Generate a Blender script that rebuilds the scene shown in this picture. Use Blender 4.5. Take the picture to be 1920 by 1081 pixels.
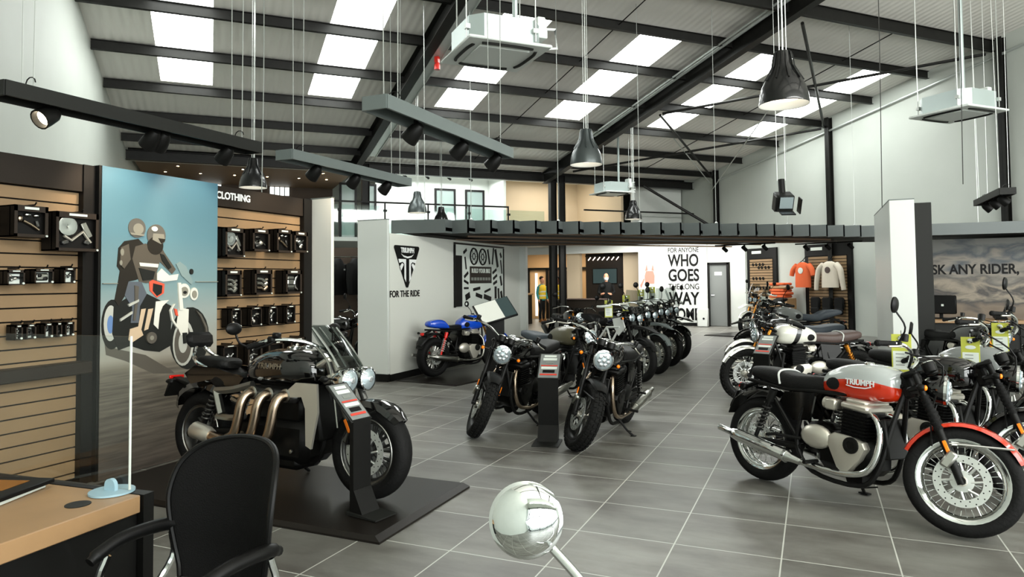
import bpy, math, random
from mathutils import Vector, Matrix
random.seed(7)
PI = math.pi
scn = bpy.context.scene
for o in list(bpy.data.objects):
    bpy.data.objects.remove(o)
COL = scn.collection

# ---------------------------------------------------------------- camera, sky, exposure
cam_d = bpy.data.cameras.new('camera')
cam = bpy.data.objects.new('camera', cam_d)
COL.objects.link(cam)
cam_d.sensor_width = 36.0
cam_d.sensor_fit = 'HORIZONTAL'
cam_d.lens = 36.0 * 1302.0 / 1920.0
cam_d.shift_y = -(540.5 - 476.0) / 1920.0
cam_d.clip_start = 0.05
cam_d.clip_end = 200
YAW, PITCH, ROLL = math.radians(23.5), 0.0395, -0.010
fwd = Vector((-math.sin(YAW) * math.cos(PITCH), math.cos(YAW) * math.cos(PITCH), math.sin(PITCH)))
rt = Vector((math.cos(YAW), math.sin(YAW), 0))
up = rt.cross(fwd)
r2 = math.cos(ROLL) * rt + math.sin(ROLL) * up
u2 = -math.sin(ROLL) * rt + math.cos(ROLL) * up
m = Matrix((r2, u2, -fwd)).transposed().to_4x4()
m.translation = Vector((0, 0, 1.58))
cam.matrix_world = m
scn.camera = cam
scn.view_settings.view_transform = 'Standard'
scn.view_settings.look = 'None'
scn.view_settings.gamma = 1
scn.view_settings.use_curve_mapping = False
scn.view_settings.exposure = 0.96

world = bpy.data.worlds.new('daylight')
scn.world = world
world.use_nodes = True
bg = world.node_tree.nodes['Background']
bg.inputs[0].default_value = (0.86, 0.97, 0.95, 1)
bg.inputs[1].default_value = 1.6
BROT = math.radians(47.0)          # the steel building stands turned 47 degrees from the floor tiles and the display walls
CB, SB = math.cos(BROT), math.sin(BROT)
def BW(x, y, z=0.0):
    return Vector((CB * x - SB * y, SB * x + CB * y, z))
def area(name, loc, rot, sx, sy, power, col=(1, 1, 1)):
    l = bpy.data.lights.new(name, 'AREA')
    l.shape = 'RECTANGLE'; l.size = sx; l.size_y = sy; l.energy = power; l.color = col
    o = bpy.data.objects.new(name, l); COL.objects.link(o)
    o.location = loc; o.rotation_euler = rot
    return o
SKYLIGHT = 7.5
# daylight through the glazed shop front behind the camera
area('shopfront_daylight', BW(7.2, -4.7, 2.3), (math.radians(90), 0, BROT), 17.0, 3.6, 550, (1.0, 1.0, 0.97))
area('gallery_underside_lights', (-4.6, 22.6, 2.78), (math.radians(12), 0, 0), 5.0, 1.6, 130, (1.0, .97, .92))
area('foyer_lights', (-9.6, 26.0, 2.8), (0, 0, 0), 2.6, 1.6, 60, (1.0, .82, .6))
area('meeting_room_fill', BW(12.0, 23.8, 5.5), (0, 0, BROT), 2.0, 1.6, 40, (1.0, .95, .87))  # added fill lamp to brighten the beige room, has no fitting
area('lounge_light', BW(1.0, 24.0, 5.1), (0, 0, BROT), 4.5, .8, 16, (1.0, .78, .52))
# added unseen fill lamp, tilted up to brighten the roof; no glazing here
area('ceiling_fill', BW(7.2, -4.8, 6.2), (math.radians(128), 0, BROT), 17.0, 1.6, 1500, (1.0, 1.0, .97))
# the lit office ceiling behind the gallery rail
area('office_daylight', BW(7.6, 23.4, 5.35), (0, 0, BROT), 4.2, 2.6, 150, (0.97, 1.0, 0.99))

# ---------------------------------------------------------------- helpers
def S(r, g, b):
    f = lambda c: (c / 255.0 / 12.92) if c / 255.0 <= 0.04045 else ((c / 255.0 + 0.055) / 1.055) ** 2.4
    return (f(r), f(g), f(b), 1.0)
MATS = {}
def mat(name, col, rough=0.5, metal=0.0, coat=0.0, es=0.0, ecol=None, trans=0.0, alpha=1.0, noise=None, bump=None, ior=1.45):
    m = bpy.data.materials.new(name); m.use_nodes = True
    nt = m.node_tree; b = nt.nodes['Principled BSDF']
    if len(col) == 3: col = (*col, 1)
    if max(col[:3]) < .05 and 'lens' not in name: col = (col[0] * .5, col[1] * .5, col[2] * .48, 1)
    b.inputs['Base Color'].default_value = col
    if max(col[:3]) < .03 and rough > .3: b.inputs['Specular IOR Level'].default_value = .22
    b.inputs['Roughness'].default_value = rough
    b.inputs['Metallic'].default_value = metal
    b.inputs['Coat Weight'].default_value = coat
    b.inputs['Coat Roughness'].default_value = 0.05
    b.inputs['IOR'].default_value = ior
    if trans: b.inputs['Transmission Weight'].default_value = trans
    if alpha < 1: b.inputs['Alpha'].default_value = alpha
    if es:
        b.inputs['Emission Color'].default_value = ecol or col
        b.inputs['Emission Strength'].default_value = es
    if noise or bump:
        tc = nt.nodes.new('ShaderNodeTexCoord')
    if noise:
        sc, amt = noise
        n = nt.nodes.new('ShaderNodeTexNoise'); n.inputs['Scale'].default_value = sc; n.inputs['Detail'].default_value = 5
        nt.links.new(tc.outputs['Object'], n.inputs['Vector'])
        r = nt.nodes.new('ShaderNodeValToRGB')
        r.color_ramp.elements[0].position = 0.3; r.color_ramp.elements[1].position = 0.7
        r.color_ramp.elements[0].color = tuple(c * (1 - amt) for c in col[:3]) + (1,)
        r.color_ramp.elements[1].color = tuple(min(1, c * (1 + amt)) for c in col[:3]) + (1,)
        nt.links.new(n.outputs['Fac'], r.inputs['Fac']); nt.links.new(r.outputs['Color'], b.inputs['Base Color'])
    if bump:
        sc, st = bump
        n2 = nt.nodes.new('ShaderNodeTexNoise'); n2.inputs['Scale'].default_value = sc
        nt.links.new(tc.outputs['Object'], n2.inputs['Vector'])
        bp = nt.nodes.new('ShaderNodeBump'); bp.inputs['Strength'].default_value = st; bp.inputs['Distance'].default_value = 0.01
        nt.links.new(n2.outputs['Fac'], bp.inputs['Height']); nt.links.new(bp.outputs['Normal'], b.inputs['Normal'])
    MATS[name] = m
    return m

class MB:
    """collects shapes into one mesh"""
    def __init__(s, M=None):
        s.v = []; s.f = []; s.mi = []; s.M = M; s.m = 0
    def add(s, vs, fs, M=None):
        o = len(s.v)
        M = M or s.M
        for p in vs:
            p = Vector(p)
            s.v.append(M @ p if M else p)
        for f in fs:
            s.f.append([i + o for i in f]); s.mi.append(s.m)
        return s
    def box(s, c, d, R=None, bev=0.0):
        hx, hy, hz = d[0] / 2, d[1] / 2, d[2] / 2
        T = Matrix.Translation(c)
        if R is not None:
            if not isinstance(R, Matrix):
                R = (Matrix.Rotation(R[2], 4, 'Z') @ Matrix.Rotation(R[1], 4, 'Y') @ Matrix.Rotation(R[0], 4, 'X'))
            T = T @ R.to_4x4()
        if s.M: T = s.M @ T
        if not bev:
            vs = [(x, y, z) for x in (-hx, hx) for y in (-hy, hy) for z in (-hz, hz)]
            s.add(vs, [(0, 1, 3, 2), (4, 6, 7, 5), (0, 4, 5, 1), (2, 3, 7, 6), (0, 2, 6, 4), (1, 5, 7, 3)], T)
            return s
        b = min(bev, hx * .95, hy * .95, hz * .95)
        vs = []; idx = {}
        for sx in (-1, 1):
            for sy in (-1, 1):
                for sz in (-1, 1):
                    for a in range(3):
                        q = [hx - b, hy - b, hz - b]; q[a] = (hx, hy, hz)[a]
                        idx[(sx, sy, sz, a)] = len(vs); vs.append((q[0] * sx, q[1] * sy, q[2] * sz))
        fs = []
        sg = (-1, 1)
        for a in range(3):
            u, w = [(1, 2), (0, 2), (0, 1)][a]
            for sa in sg:
                loop = []
                for su, sw in ((-1, -1), (1, -1), (1, 1), (-1, 1)):
                    k = [0, 0, 0]; k[a] = sa; k[u] = su; k[w] = sw
                    loop.append(idx[(*k, a)])
                fl = sa > 0
                if a == 1: fl = not fl
                fs.append(loop if fl else loop[::-1])
        for a in range(3):
            u, w = [(1, 2), (0, 2), (0, 1)][a]
            for su in sg:
                for sw in sg:
                    k1 = [0, 0, 0]; k2 = [0, 0, 0]; k1[a] = -1; k2[a] = 1
                    for k in (k1, k2): k[u] = su; k[w] = sw
                    fl = su * sw > 0
                    if a == 1: fl = not fl
                    lp = [idx[(*k1, u)], idx[(*k2, u)], idx[(*k2, w)], idx[(*k1, w)]]
                    fs.append(lp[::-1] if fl else lp)
        for sx in sg:
            for sy in sg:
                for sz in sg:
                    t = [idx[(sx, sy, sz, 0)], idx[(sx, sy, sz, 1)], idx[(sx, sy, sz, 2)]]
                    fs.append(t if sx * sy * sz > 0 else t[::-1])
        return s.add(vs, fs, T)
    def tube(s, pts, r, n=8, caps=True, closed=False, sq=None):
        P = [Vector(p) for p in pts]; k = len(P)
        R = [r] * k if not isinstance(r, (list, tuple)) else list(r)
        tan = []
        for i in range(k):
            a = P[(i - 1) % k] if (closed or i) else P[i]; b = P[(i + 1) % k] if (closed or i < k - 1) else P[i]
            t = (b - a); tan.append(t.normalized() if t.length > 1e-9 else Vector((0, 0, 1)))
        ref = Vector((0, 0, 1)) if abs(tan[0].z) < .9 else Vector((1, 0, 0))
        nrm = (ref - tan[0] * ref.dot(tan[0])).normalized()
        vs = []
        for i in range(k):
            nrm = nrm - tan[i] * nrm.dot(tan[i])
            nrm = nrm.normalized() if nrm.length > 1e-6 else tan[i].orthogonal().normalized()
            bi = tan[i].cross(nrm)
            for j in range(n):
                a = 2 * PI * (j + .5) / n
                vs.append(P[i] + (nrm * math.cos(a) + bi * math.sin(a)) * R[i])
        fs = []
        for i in range(k if closed else k - 1):
            for j in range(n):
                i2 = (i + 1) % k
                fs.append((i * n + j, i * n + (j + 1) % n, i2 * n + (j + 1) % n, i2 * n + j))
        if caps and not closed:
            fs.append(tuple(range(n))[::-1]); fs.append(tuple((k - 1) * n + j for j in range(n)))
        return s.add(vs, fs)
    def lathe(s, prof, c, axis='Z', n=24, closed=False, caps=True):
        """prof: (radius, height) pairs"""
        c = Vector(c)
        if isinstance(axis, str):
            ax = {'X': Vector((1, 0, 0)), 'Y': Vector((0, 1, 0)), 'Z': Vector((0, 0, 1))}[axis]
        else: ax = Vector(axis).normalized()
        u = ax.orthogonal().normalized(); w = ax.cross(u)
        vs = []; k = len(prof)
        for (r, h) in prof:
            for j in range(n):
                a = 2 * PI * j / n
                vs.append(c + ax * h + (u * math.cos(a) + w * math.sin(a)) * r)
        fs = []
        for i in range(k if closed else k - 1):
            i2 = (i + 1) % k
            for j in range(n):
                fs.append((i * n + j, i * n + (j + 1) % n, i2 * n + (j + 1) % n, i2 * n + j))
        if caps and not closed:
            if prof[0][0] > 1e-5: fs.append(tuple(range(n))[::-1])
            if prof[-1][0] > 1e-5: fs.append(tuple((k - 1) * n + j for j in range(n)))
        return s.add(vs, fs)
    def loft(s, secs, caps=True):
        n = len(secs[0]); vs = [p for q in secs for p in q]; fs = []
        for i in range(len(secs) - 1):
            for j in range(n):
                fs.append((i * n + j, i * n + (j + 1) % n, (i + 1) * n + (j + 1) % n, (i + 1) * n + j))
        if caps:
            fs.append(tuple(range(n))[::-1]); fs.append(tuple((len(secs) - 1) * n + j for j in range(n)))
        return s.add(vs, fs)
    def prism(s, pts, f, t0, t1):
        """outline pts (a,b) mapped by f(a,b,t) to 3D and extruded from t0 to t1"""
        n = len(pts)
        vs = [f(a, b, t0) for a, b in pts] + [f(a, b, t1) for a, b in pts]
        fs = [tuple(range(n))[::-1], tuple(range(n, 2 * n))]
        for j in range(n):
            fs.append((j, (j + 1) % n, n + (j + 1) % n, n + j))
        return s.add(vs, fs)
    def ell(s, c, r, n=14, k=9):
        c = Vector(c)
        vs = []
        for i in range(k):
            a = PI * (i + .0) / (k - 1)
            for j in range(n):
                b = 2 * PI * j / n
                vs.append(c + Vector((r[0] * math.sin(a) * math.cos(b), r[1] * math.sin(a) * math.sin(b), -r[2] * math.cos(a))))
        fs = []
        for i in range(k - 1):
            for j in range(n):
                fs.append((i * n + j, i * n + (j + 1) % n, (i + 1) * n + (j + 1) % n, (i + 1) * n + j))
        return s.add(vs, fs)
    def build(s, name, m, parent=None, ang=40, bld=False, flat=False):
        me = bpy.data.meshes.new(name)
        me.from_pydata([tuple(v) for v in s.v], [], s.f)
        ms = m if isinstance(m, (list, tuple)) else [m]
        for x in ms: me.materials.append(MATS[x] if isinstance(x, str) else x)
        if len(ms) > 1: me.polygons.foreach_set('material_index', s.mi)
        me.update()
        import bmesh
        bm = bmesh.new(); bm.from_mesh(me)
        bmesh.ops.recalc_face_normals(bm, faces=bm.faces)
        bm.to_mesh(me); bm.free()
        if not flat:
            me.polygons.foreach_set('use_smooth', [True] * len(me.polygons))
            me.set_sharp_from_angle(angle=math.radians(ang))
        o = bpy.data.objects.new(name, me); COL.objects.link(o)
        if parent is not None: o.parent = parent
        if bld: o.rotation_euler = (0, 0, BROT)
        return o
def tag(o, label, cat, group=None):
    o['label'] = label; o['category'] = cat
    if group: o['group'] = group
    return o
def thing(name, label, cat, loc=(0, 0, 0), rz=0.0, group=None, lean=0.0):
    o = bpy.data.objects.new(name, None); COL.objects.link(o)
    o.empty_display_size = 0.1
    o.location = loc; o.rotation_euler = (lean, 0, rz)
    return tag(o, label, cat, group)
def struct(o):
    o['kind'] = 'structure'; return o
def sp(pts, k=6):
    """smooth path through pts"""
    P = [Vector(p) for p in pts]; P = [P[0] * 2 - P[1]] + P + [P[-1] * 2 - P[-2]]
    out = []
    for i in range(1, len(P) - 2):
        for j in range(k):
            t = j / k; a, b, c, d = P[i - 1], P[i], P[i + 1], P[i + 2]
            out.append(0.5 * ((2 * b) + (c - a) * t + (2 * a - 5 * b + 4 * c - d) * t * t + (3 * b - a - 3 * c + d) * t ** 3))
    out.append(P[-2]); return out
def se(cx, cy, cz, hy, hz, e=0.6, n=20, low=1.0):
    """superellipse section in the YZ plane at x = cx"""
    out = []
    for j in range(n):
        a = 2 * PI * j / n
        c, s_ = math.cos(a), math.sin(a)
        z = math.copysign(abs(s_) ** e, s_) * hz
        if s_ < 0: z *= low
        out.append((cx, cy + math.copysign(abs(c) ** e, c) * hy, cz + z))
    return out
def text(name, body, size, loc, rot, m, parent, align='CENTER', sx=1.0, off=0.0, ext=0.003, shear=0.0, spacing=1.0, fit=None):
    cu = bpy.data.curves.new(name, 'FONT')
    cu.body = body; cu.size = size; cu.align_x = align; cu.align_y = 'CENTER'
    cu.extrude = ext; cu.offset = off; cu.shear = shear; cu.space_character = spacing
    tmp = bpy.data.objects.new(name + '_curve', cu); COL.objects.link(tmp)
    dg = bpy.context.evaluated_depsgraph_get()
    me = bpy.data.meshes.new_from_object(tmp.evaluated_get(dg))
    bpy.data.objects.remove(tmp); bpy.data.curves.remove(cu)
    if fit:
        xs_ = [v.co.x for v in me.vertices]; sx = fit / (max(xs_) - min(xs_))
    for v in me.vertices: v.co.x *= sx
    me.materials.clear(); me.materials.append(MATS[m])
    o = bpy.data.objects.new(name, me); COL.objects.link(o)
    o.location = loc; o.rotation_euler = rot
    if parent is not None: o.parent = parent
    return o
R90 = PI / 2
FACE_S = (R90, 0, R90)      # lettering on a wall that faces +X
FACE_D = (R90, 0, 0)        # lettering on a wall that faces -Y (towards the camera)

# ---------------------------------------------------------------- materials
def two_tone(name, lower, upper, kind):
    m = mat(name, upper, .16, 0, 1.0); nt = m.node_tree; b = nt.nodes['Principled BSDF']; L = nt.links.new
    tc = nt.nodes.new('ShaderNodeTexCoord'); sx = nt.nodes.new('ShaderNodeSeparateXYZ'); L(tc.outputs['Object'], sx.inputs[0])
    def mth(op, a, b_=None, c=None):
        n = nt.nodes.new('ShaderNodeMath'); n.operation = op
        for i, v in enumerate((a, b_, c)):
            if v is None: continue
            if isinstance(v, (int, float)): n.inputs[i].default_value = v
            else: L(v, n.inputs[i])
        return n.outputs[0]
    X, Z = sx.outputs[0], sx.outputs[2]
    if kind == 'curve':
        d = mth('SUBTRACT', X, .12); d2 = mth('MULTIPLY', d, d); lim = mth('MULTIPLY_ADD', d2, -.55, .872); fac = mth('GREATER_THAN', Z, lim)
    else:
        d = mth('ABSOLUTE', mth('SUBTRACT', mth('MULTIPLY_ADD', Z, .35, X), .41)); fac = mth('LESS_THAN', d, .035)
    mx = nt.nodes.new('ShaderNodeMix'); mx.data_type = 'RGBA'; L(fac, mx.inputs['Factor']); mx.inputs['A'].default_value = lower; mx.inputs['B'].default_value = upper
    L(mx.outputs['Result'], b.inputs['Base Color'])
mat('wall_white', S(178, 183, 176), .6, noise=(1.5, .02))
mat('panel_white', S(202, 206, 201), .35)
mat('ftr_grey', S(206, 208, 200), .55)
mat('steel_dark', S(38, 38, 36), .45, noise=(6, .2))
mat('charcoal', S(44, 45, 43), .5)
mat('charcoal_light', S(92, 100, 98), .4)
mat('black_satin', S(24, 24, 23), .45)
mat('black_matt', S(20, 20, 19), .75)
mat('rubber', S(22, 22, 22), .7, bump=(60, .3))
mat('tread', S(27, 27, 26), .8, bump=(45, 1.0))
mat('gloss_black', S(10, 10, 10), .12, coat=1.0)
mat('engine_black', S(22, 22, 21), .4, metal=.3)
mat('chrome', S(215, 218, 216), .08, metal=1.0)
mat('mirror_glass', S(235, 240, 238), .02, metal=1.0)
mat('steel', S(175, 175, 168), .28, metal=1.0)
mat('alu', S(202, 198, 186), .36, metal=.75)
mat('disc_steel', S(205, 208, 204), .3, metal=.75)
mat('gunmetal', S(90, 90, 88), .35, metal=.9)
mat('bronze_pipe', S(172, 154, 134), .25, metal=1.0)
mat('leather_black', S(26, 26, 26), .5, bump=(120, .25))
mat('leather_brown', S(70, 55, 50), .5, bump=(120, .25))
mat('seat_grey', S(58, 66, 74), .5, bump=(100, .2))
mat('paint_red', S(196, 46, 16), .15, coat=1.0)
mat('paint_silver', S(170, 176, 174), .22, metal=.35, coat=1.0)
mat('paint_white', S(212, 212, 200), .2, coat=1.0)
mat('paint_blue', S(12, 70, 190), .15, coat=1.0)
mat('paint_grey', S(120, 124, 122), .25, coat=.8)
mat('paint_khaki', S(88, 84, 64), .35, coat=.5)
mat('orange_lens', S(255, 130, 10), .25)
mat('gold_fork', S(212, 140, 50), .25, metal=.8)
mat('red_lens', S(210, 25, 15), .2)
mat('lamp_glass', S(190, 205, 210), .08, metal=.65)
mat('lamp_core', S(225, 232, 235), .15, metal=.8)
mat('tag_green', S(172, 176, 66), .5)
mat('tag_paper', S(205, 212, 204), .6)
mat('ink_grey', S(120, 124, 118), .6)
mat('ink_black', S(14, 14, 14), .55)
mat('ink_white', S(225, 228, 226), .5)
mat('faint_red', S(205, 128, 112), .6)
mat('ink_red', S(200, 60, 45), .5)
mat('mdf', S(130, 106, 76), .55, noise=(3, .05))
mat('groove', S(26, 22, 18), .8)
mat('header_brown', S(52, 44, 37), .5)
mat('oak', S(154, 122, 86), .4, noise=(4, .08))
mat('box_black', S(22, 20, 18), .5)
mat('box_face', S(60, 50, 42), .55)
mat('fabric_black', S(16, 16, 16), .85, bump=(200, .3))
mat('plastic_black', S(20, 20, 20), .4)
mat('ac_white', S(214, 220, 216), .4)
mat('ac_foil', S(178, 190, 188), .35, metal=.5)
mat('wire', S(190, 194, 190), .4, metal=.6)
mat('wire_dark', S(60, 60, 58), .5)
mat('lamp_black', S(26, 27, 27), .32, coat=.4)
mat('lamp_grey', S(72, 78, 78), .3, metal=.5)
mat('lamp_glow', (1, .86, .72), .5, es=2.2, ecol=(1, .85, .72, 1))
mat('spot_glow', (1, .9, .75), .5, es=7.0, ecol=(1, .85, .6, 1))
mat('skylight', (.9, .95, .93), .6, es=SKYLIGHT, ecol=(.96, 1.0, .965, 1))
mat('lit_window', (.9, .95, .93), .6, es=1.0, ecol=(.93, 1.0, .97, 1))
mat('screen_teal', S(48, 58, 58), .3, es=.12, ecol=S(90, 120, 120))
mat('door_pane', S(120, 134, 130), .25)
mat('tan_wall', S(190, 158, 118), .6)
mat('beige_wall', S(198, 180, 152), .6)
mat('brown_dark', S(64, 50, 38), .6)
mat('brown_ceiling', S(96, 78, 60), .6)
mat('soffit_dark', S(34, 28, 23), .6)
mat('soffit_wood', S(112, 88, 66), .5)
mat('fascia', S(86, 92, 91), .4, metal=.2)
mat('skin', S(205, 150, 120), .5)
mat('skin_dark', S(90, 60, 45), .5)
mat('hair_dark', S(30, 24, 20), .8)
mat('mask_white', S(228, 232, 230), .7)
mat('vest_yellow', S(222, 190, 40), .6)
mat('shirt_teal', S(40, 130, 130), .7)
mat('trouser_dark', S(36, 38, 40), .8)
mat('boot_tan', S(150, 100, 50), .7)
mat('jacket_black', S(24, 25, 25), .8)
mat('tee_orange', S(206, 92, 48), .8, bump=(30, .2))
mat('sweat_cream', S(205, 196, 180), .85, bump=(30, .2))
mat('conduit', S(190, 196, 192), .4, metal=.5)
mat('red_call', S(200, 40, 30), .4)
mat('blue_base', S(150, 180, 192), .3)
mat('pjacket', S(52, 48, 42), .5); mat('pjacket2', S(76, 70, 60), .5); mat('pjean', S(78, 84, 92), .5)
mat('ptyre', S(44, 46, 44), .5); mat('prim', S(170, 172, 164), .5); mat('pblue', S(90, 120, 165), .5)
mat('pwhite', S(206, 206, 196), .5); mat('pgold', S(190, 168, 140), .5); mat('pred', S(205, 80, 55), .5)
mat('phelmet', S(84, 82, 76), .5); mat('pvisor', S(126, 124, 112), .5); mat('pscreen', S(120, 140, 140), .5); mat('pshadow', S(80, 76, 68), .5)
two_tone('tank_red_silver', S(196, 46, 16), S(176, 182, 180), 'curve'); two_tone('tank_white_black', S(212, 212, 200), S(14, 14, 14), 'stripe')
def glass(name, tint, gl=.12):
    m = bpy.data.materials.new(name); m.use_nodes = True; nt = m.node_tree; nt.nodes.clear()
    o = nt.nodes.new('ShaderNodeOutputMaterial'); t = nt.nodes.new('ShaderNodeBsdfTransparent'); g = nt.nodes.new('ShaderNodeBsdfGlossy')
    t.inputs[0].default_value = tint; g.inputs['Roughness'].default_value = .03
    mx = nt.nodes.new('ShaderNodeMixShader'); fr = nt.nodes.new('ShaderNodeLayerWeight'); pw = nt.nodes.new('ShaderNodeMath'); pw.operation = 'POWER'; pw.inputs[1].default_value = 5; ma = nt.nodes.new('ShaderNodeMath'); ma.operation = 'MULTIPLY_ADD'; ma.inputs[1].default_value = .6; ma.inputs[2].default_value = .03
    nt.links.new(fr.outputs['Facing'], pw.inputs[0]); nt.links.new(pw.outputs[0], ma.inputs[0]); nt.links.new(ma.outputs[0], mx.inputs[0]); nt.links.new(t.outputs[0], mx.inputs[1]); nt.links.new(g.outputs[0], mx.inputs[2])
    nt.links.new(mx.outputs[0], o.inputs[0]); MATS[name] = m
glass('acrylic', (.96, .98, .97, 1)); glass('screen_smoke', (.42, .45, .44, 1)); glass('rail_glass', (.82, .9, .88, 1))

def floor_mat():
    m = bpy.data.materials.new('floor_tiles'); m.use_nodes = True; nt = m.node_tree; b = nt.nodes['Principled BSDF']; L = nt.links.new
    tc = nt.nodes.new('ShaderNodeTexCoord')
    mp = nt.nodes.new('ShaderNodeMapping'); mp.inputs['Location'].default_value = (2.01 + 30, -6.66 + 30, 0)
    L(tc.outputs['Object'], mp.inputs['Vector'])
    br = nt.nodes.new('ShaderNodeTexBrick'); br.offset = 0; br.squash = 1
    br.inputs['Scale'].default_value = 1; br.inputs['Brick Width'].default_value = .6; br.inputs['Row Height'].default_value = .6
    br.inputs['Mortar Size'].default_value = .0045; br.inputs['Mortar Smooth'].default_value = .2; br.inputs['Bias'].default_value = 0
    br.inputs['Color1'].default_value = (0.0, 0, 0, 1); br.inputs['Color2'].default_value = (1, 1, 1, 1); br.inputs['Mortar'].default_value = (.5, .5, .5, 1)
    L(mp.outputs[0], br.inputs['Vector'])
    n1 = nt.nodes.new('ShaderNodeTexNoise'); n1.inputs['Scale'].default_value = 1.7; n1.inputs['Detail'].default_value = 7; n1.inputs['Roughness'].default_value = .65
    mp2 = nt.nodes.new('ShaderNodeMapping'); mp2.inputs['Scale'].default_value = (.7, 1.8, 1); L(tc.outputs['Object'], mp2.inputs['Vector']); L(mp2.outputs[0], n1.inputs['Vector'])
    r = nt.nodes.new('ShaderNodeValToRGB'); e = r.color_ramp.elements
    e[0].position = .3; e[0].color = S(76, 72, 67); e[1].position = .68; e[1].color = S(122, 122, 116)
    L(n1.outputs['Fac'], r.inputs['Fac'])
    hs = nt.nodes.new('ShaderNodeHueSaturation'); L(r.outputs['Color'], hs.inputs['Color'])
    mr = nt.nodes.new('ShaderNodeMapRange'); mr.inputs[3].default_value = .82; mr.inputs[4].default_value = 1.15
    L(br.outputs['Color'], mr.inputs[0]); L(mr.outputs[0], hs.inputs['Value'])
    mx = nt.nodes.new('ShaderNodeMix'); mx.data_type = 'RGBA'
    L(br.outputs['Fac'], mx.inputs['Factor']); L(hs.outputs['Color'], mx.inputs['A']); mx.inputs['B'].default_value = S(182, 184, 176)
    L(mx.outputs['Result'], b.inputs['Base Color'])
    rr = nt.nodes.new('ShaderNodeMapRange'); rr.inputs[3].default_value = .28; rr.inputs[4].default_value = .5; L(n1.outputs['Fac'], rr.inputs[0]); L(rr.outputs[0], b.inputs['Roughness'])
    bp = nt.nodes.new('ShaderNodeBump'); bp.inputs['Strength'].default_value = .15; bp.inputs['Distance'].default_value = .004; L(n1.outputs['Fac'], bp.inputs['Height']); L(bp.outputs[0], b.inputs['Normal'])
    MATS['floor_tiles'] = m
floor_mat()
def ribbed(name, col, per, strength, axis=0, rough=.5):
    m = mat(name, col, rough); nt = m.node_tree; b = nt.nodes['Principled BSDF']; L = nt.links.new
    tc = nt.nodes.new('ShaderNodeTexCoord'); w = nt.nodes.new('ShaderNodeTexWave'); w.wave_type = 'BANDS'; w.bands_direction = 'XYZ'[axis]
    w.inputs['Scale'].default_value = 1 / per * .314; L(tc.outputs['Object'], w.inputs['Vector'])
    bp = nt.nodes.new('ShaderNodeBump'); bp.inputs['Strength'].default_value = strength; bp.inputs['Distance'].default_value = .02
    L(w.outputs['Fac'], bp.inputs['Height']); L(bp.outputs[0], b.inputs['Normal'])
ribbed('roof_liner', S(222, 220, 213), .16, .5)
def ramp_mat(name, coord, stops, streak=None, rough=.5, noise_mix=None):
    m = bpy.data.materials.new(name); m.use_nodes = True; nt = m.node_tree; b = nt.nodes['Principled BSDF']; L = nt.links.new
    tc = nt.nodes.new('ShaderNodeTexCoord'); sx = nt.nodes.new('ShaderNodeSeparateXYZ'); L(tc.outputs['Object'], sx.inputs[0])
    r = nt.nodes.new('ShaderNodeValToRGB'); e = r.color_ramp.elements
    while len(e) < len(stops): e.new(.5)
    for i, (p, c) in enumerate(stops): e[i].position = p; e[i].color = c
    src = sx.outputs[coord]
    if noise_mix:
        n = nt.nodes.new('ShaderNodeTexNoise'); n.inputs['Scale'].default_value = noise_mix[0]; n.inputs['Detail'].default_value = 6; n.inputs['Distortion'].default_value = .4
        mp = nt.nodes.new('ShaderNodeMapping'); mp.inputs['Scale'].default_value = noise_mix[2]; L(tc.outputs['Object'], mp.inputs[0]); L(mp.outputs[0], n.inputs['Vector'])
        ma = nt.nodes.new('ShaderNodeMath'); ma.operation = 'MULTIPLY_ADD'; ma.inputs[1].default_value = noise_mix[1]; L(n.outputs['Fac'], ma.inputs[0]); L(src, ma.inputs[2]); src = ma.outputs[0]
    mr = nt.nodes.new('ShaderNodeMapRange'); mr.inputs[1].default_value = .8 if noise_mix else 0; mr.inputs[2].default_value = 3.1 if noise_mix else 2.6; L(src, mr.inputs[0]); L(mr.outputs[0], r.inputs['Fac'])
    out = r.outputs['Color']
    if streak:
        n = nt.nodes.new('ShaderNodeTexNoise'); n.inputs['Scale'].default_value = 1; n.inputs['Detail'].default_value = 4
        mp = nt.nodes.new('ShaderNodeMapping'); mp.inputs['Rotation'].default_value = (streak[1], 0, 0); mp.inputs['Scale'].default_value = (1, 2.0, 40)
        L(tc.outputs['Object'], mp.inputs[0]); L(mp.outputs[0], n.inputs['Vector'])
        r2_ = nt.nodes.new('ShaderNodeValToRGB'); r2_.color_ramp.elements[0].color = (.45, .45, .45, 1); r2_.color_ramp.elements[0].position = .35; r2_.color_ramp.elements[1].color = (1.0, 1, 1, 1); r2_.color_ramp.elements[1].position = .65
        L(n.outputs['Fac'], r2_.inputs['Fac'])
        mk = nt.nodes.new('ShaderNodeMapRange'); mk.inputs[1].default_value = streak[0]; mk.inputs[2].default_value = streak[0] - .1; L(sx.outputs[2], mk.inputs[0])
        mu = nt.nodes.new('ShaderNodeMix'); mu.data_type = 'RGBA'; mu.blend_type = 'MULTIPLY'
        L(mk.outputs[0], mu.inputs['Factor']); L(out, mu.inputs['A']); L(r2_.outputs['Color'], mu.inputs['B']); out = mu.outputs['Result']
    L(out, b.inputs['Base Color']); b.inputs['Roughness'].default_value = rough; MATS[name] = m
ramp_mat('poster_print', 2, [(0, S(84, 75, 67)), (.34, S(116, 110, 98)), (.37, S(146, 143, 132)), (.52, S(132, 144, 142)), (.6, S(110, 136, 139)), (.78, S(82, 120, 133)), (1, S(58, 98, 117))], streak=(.92, .35))
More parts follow.
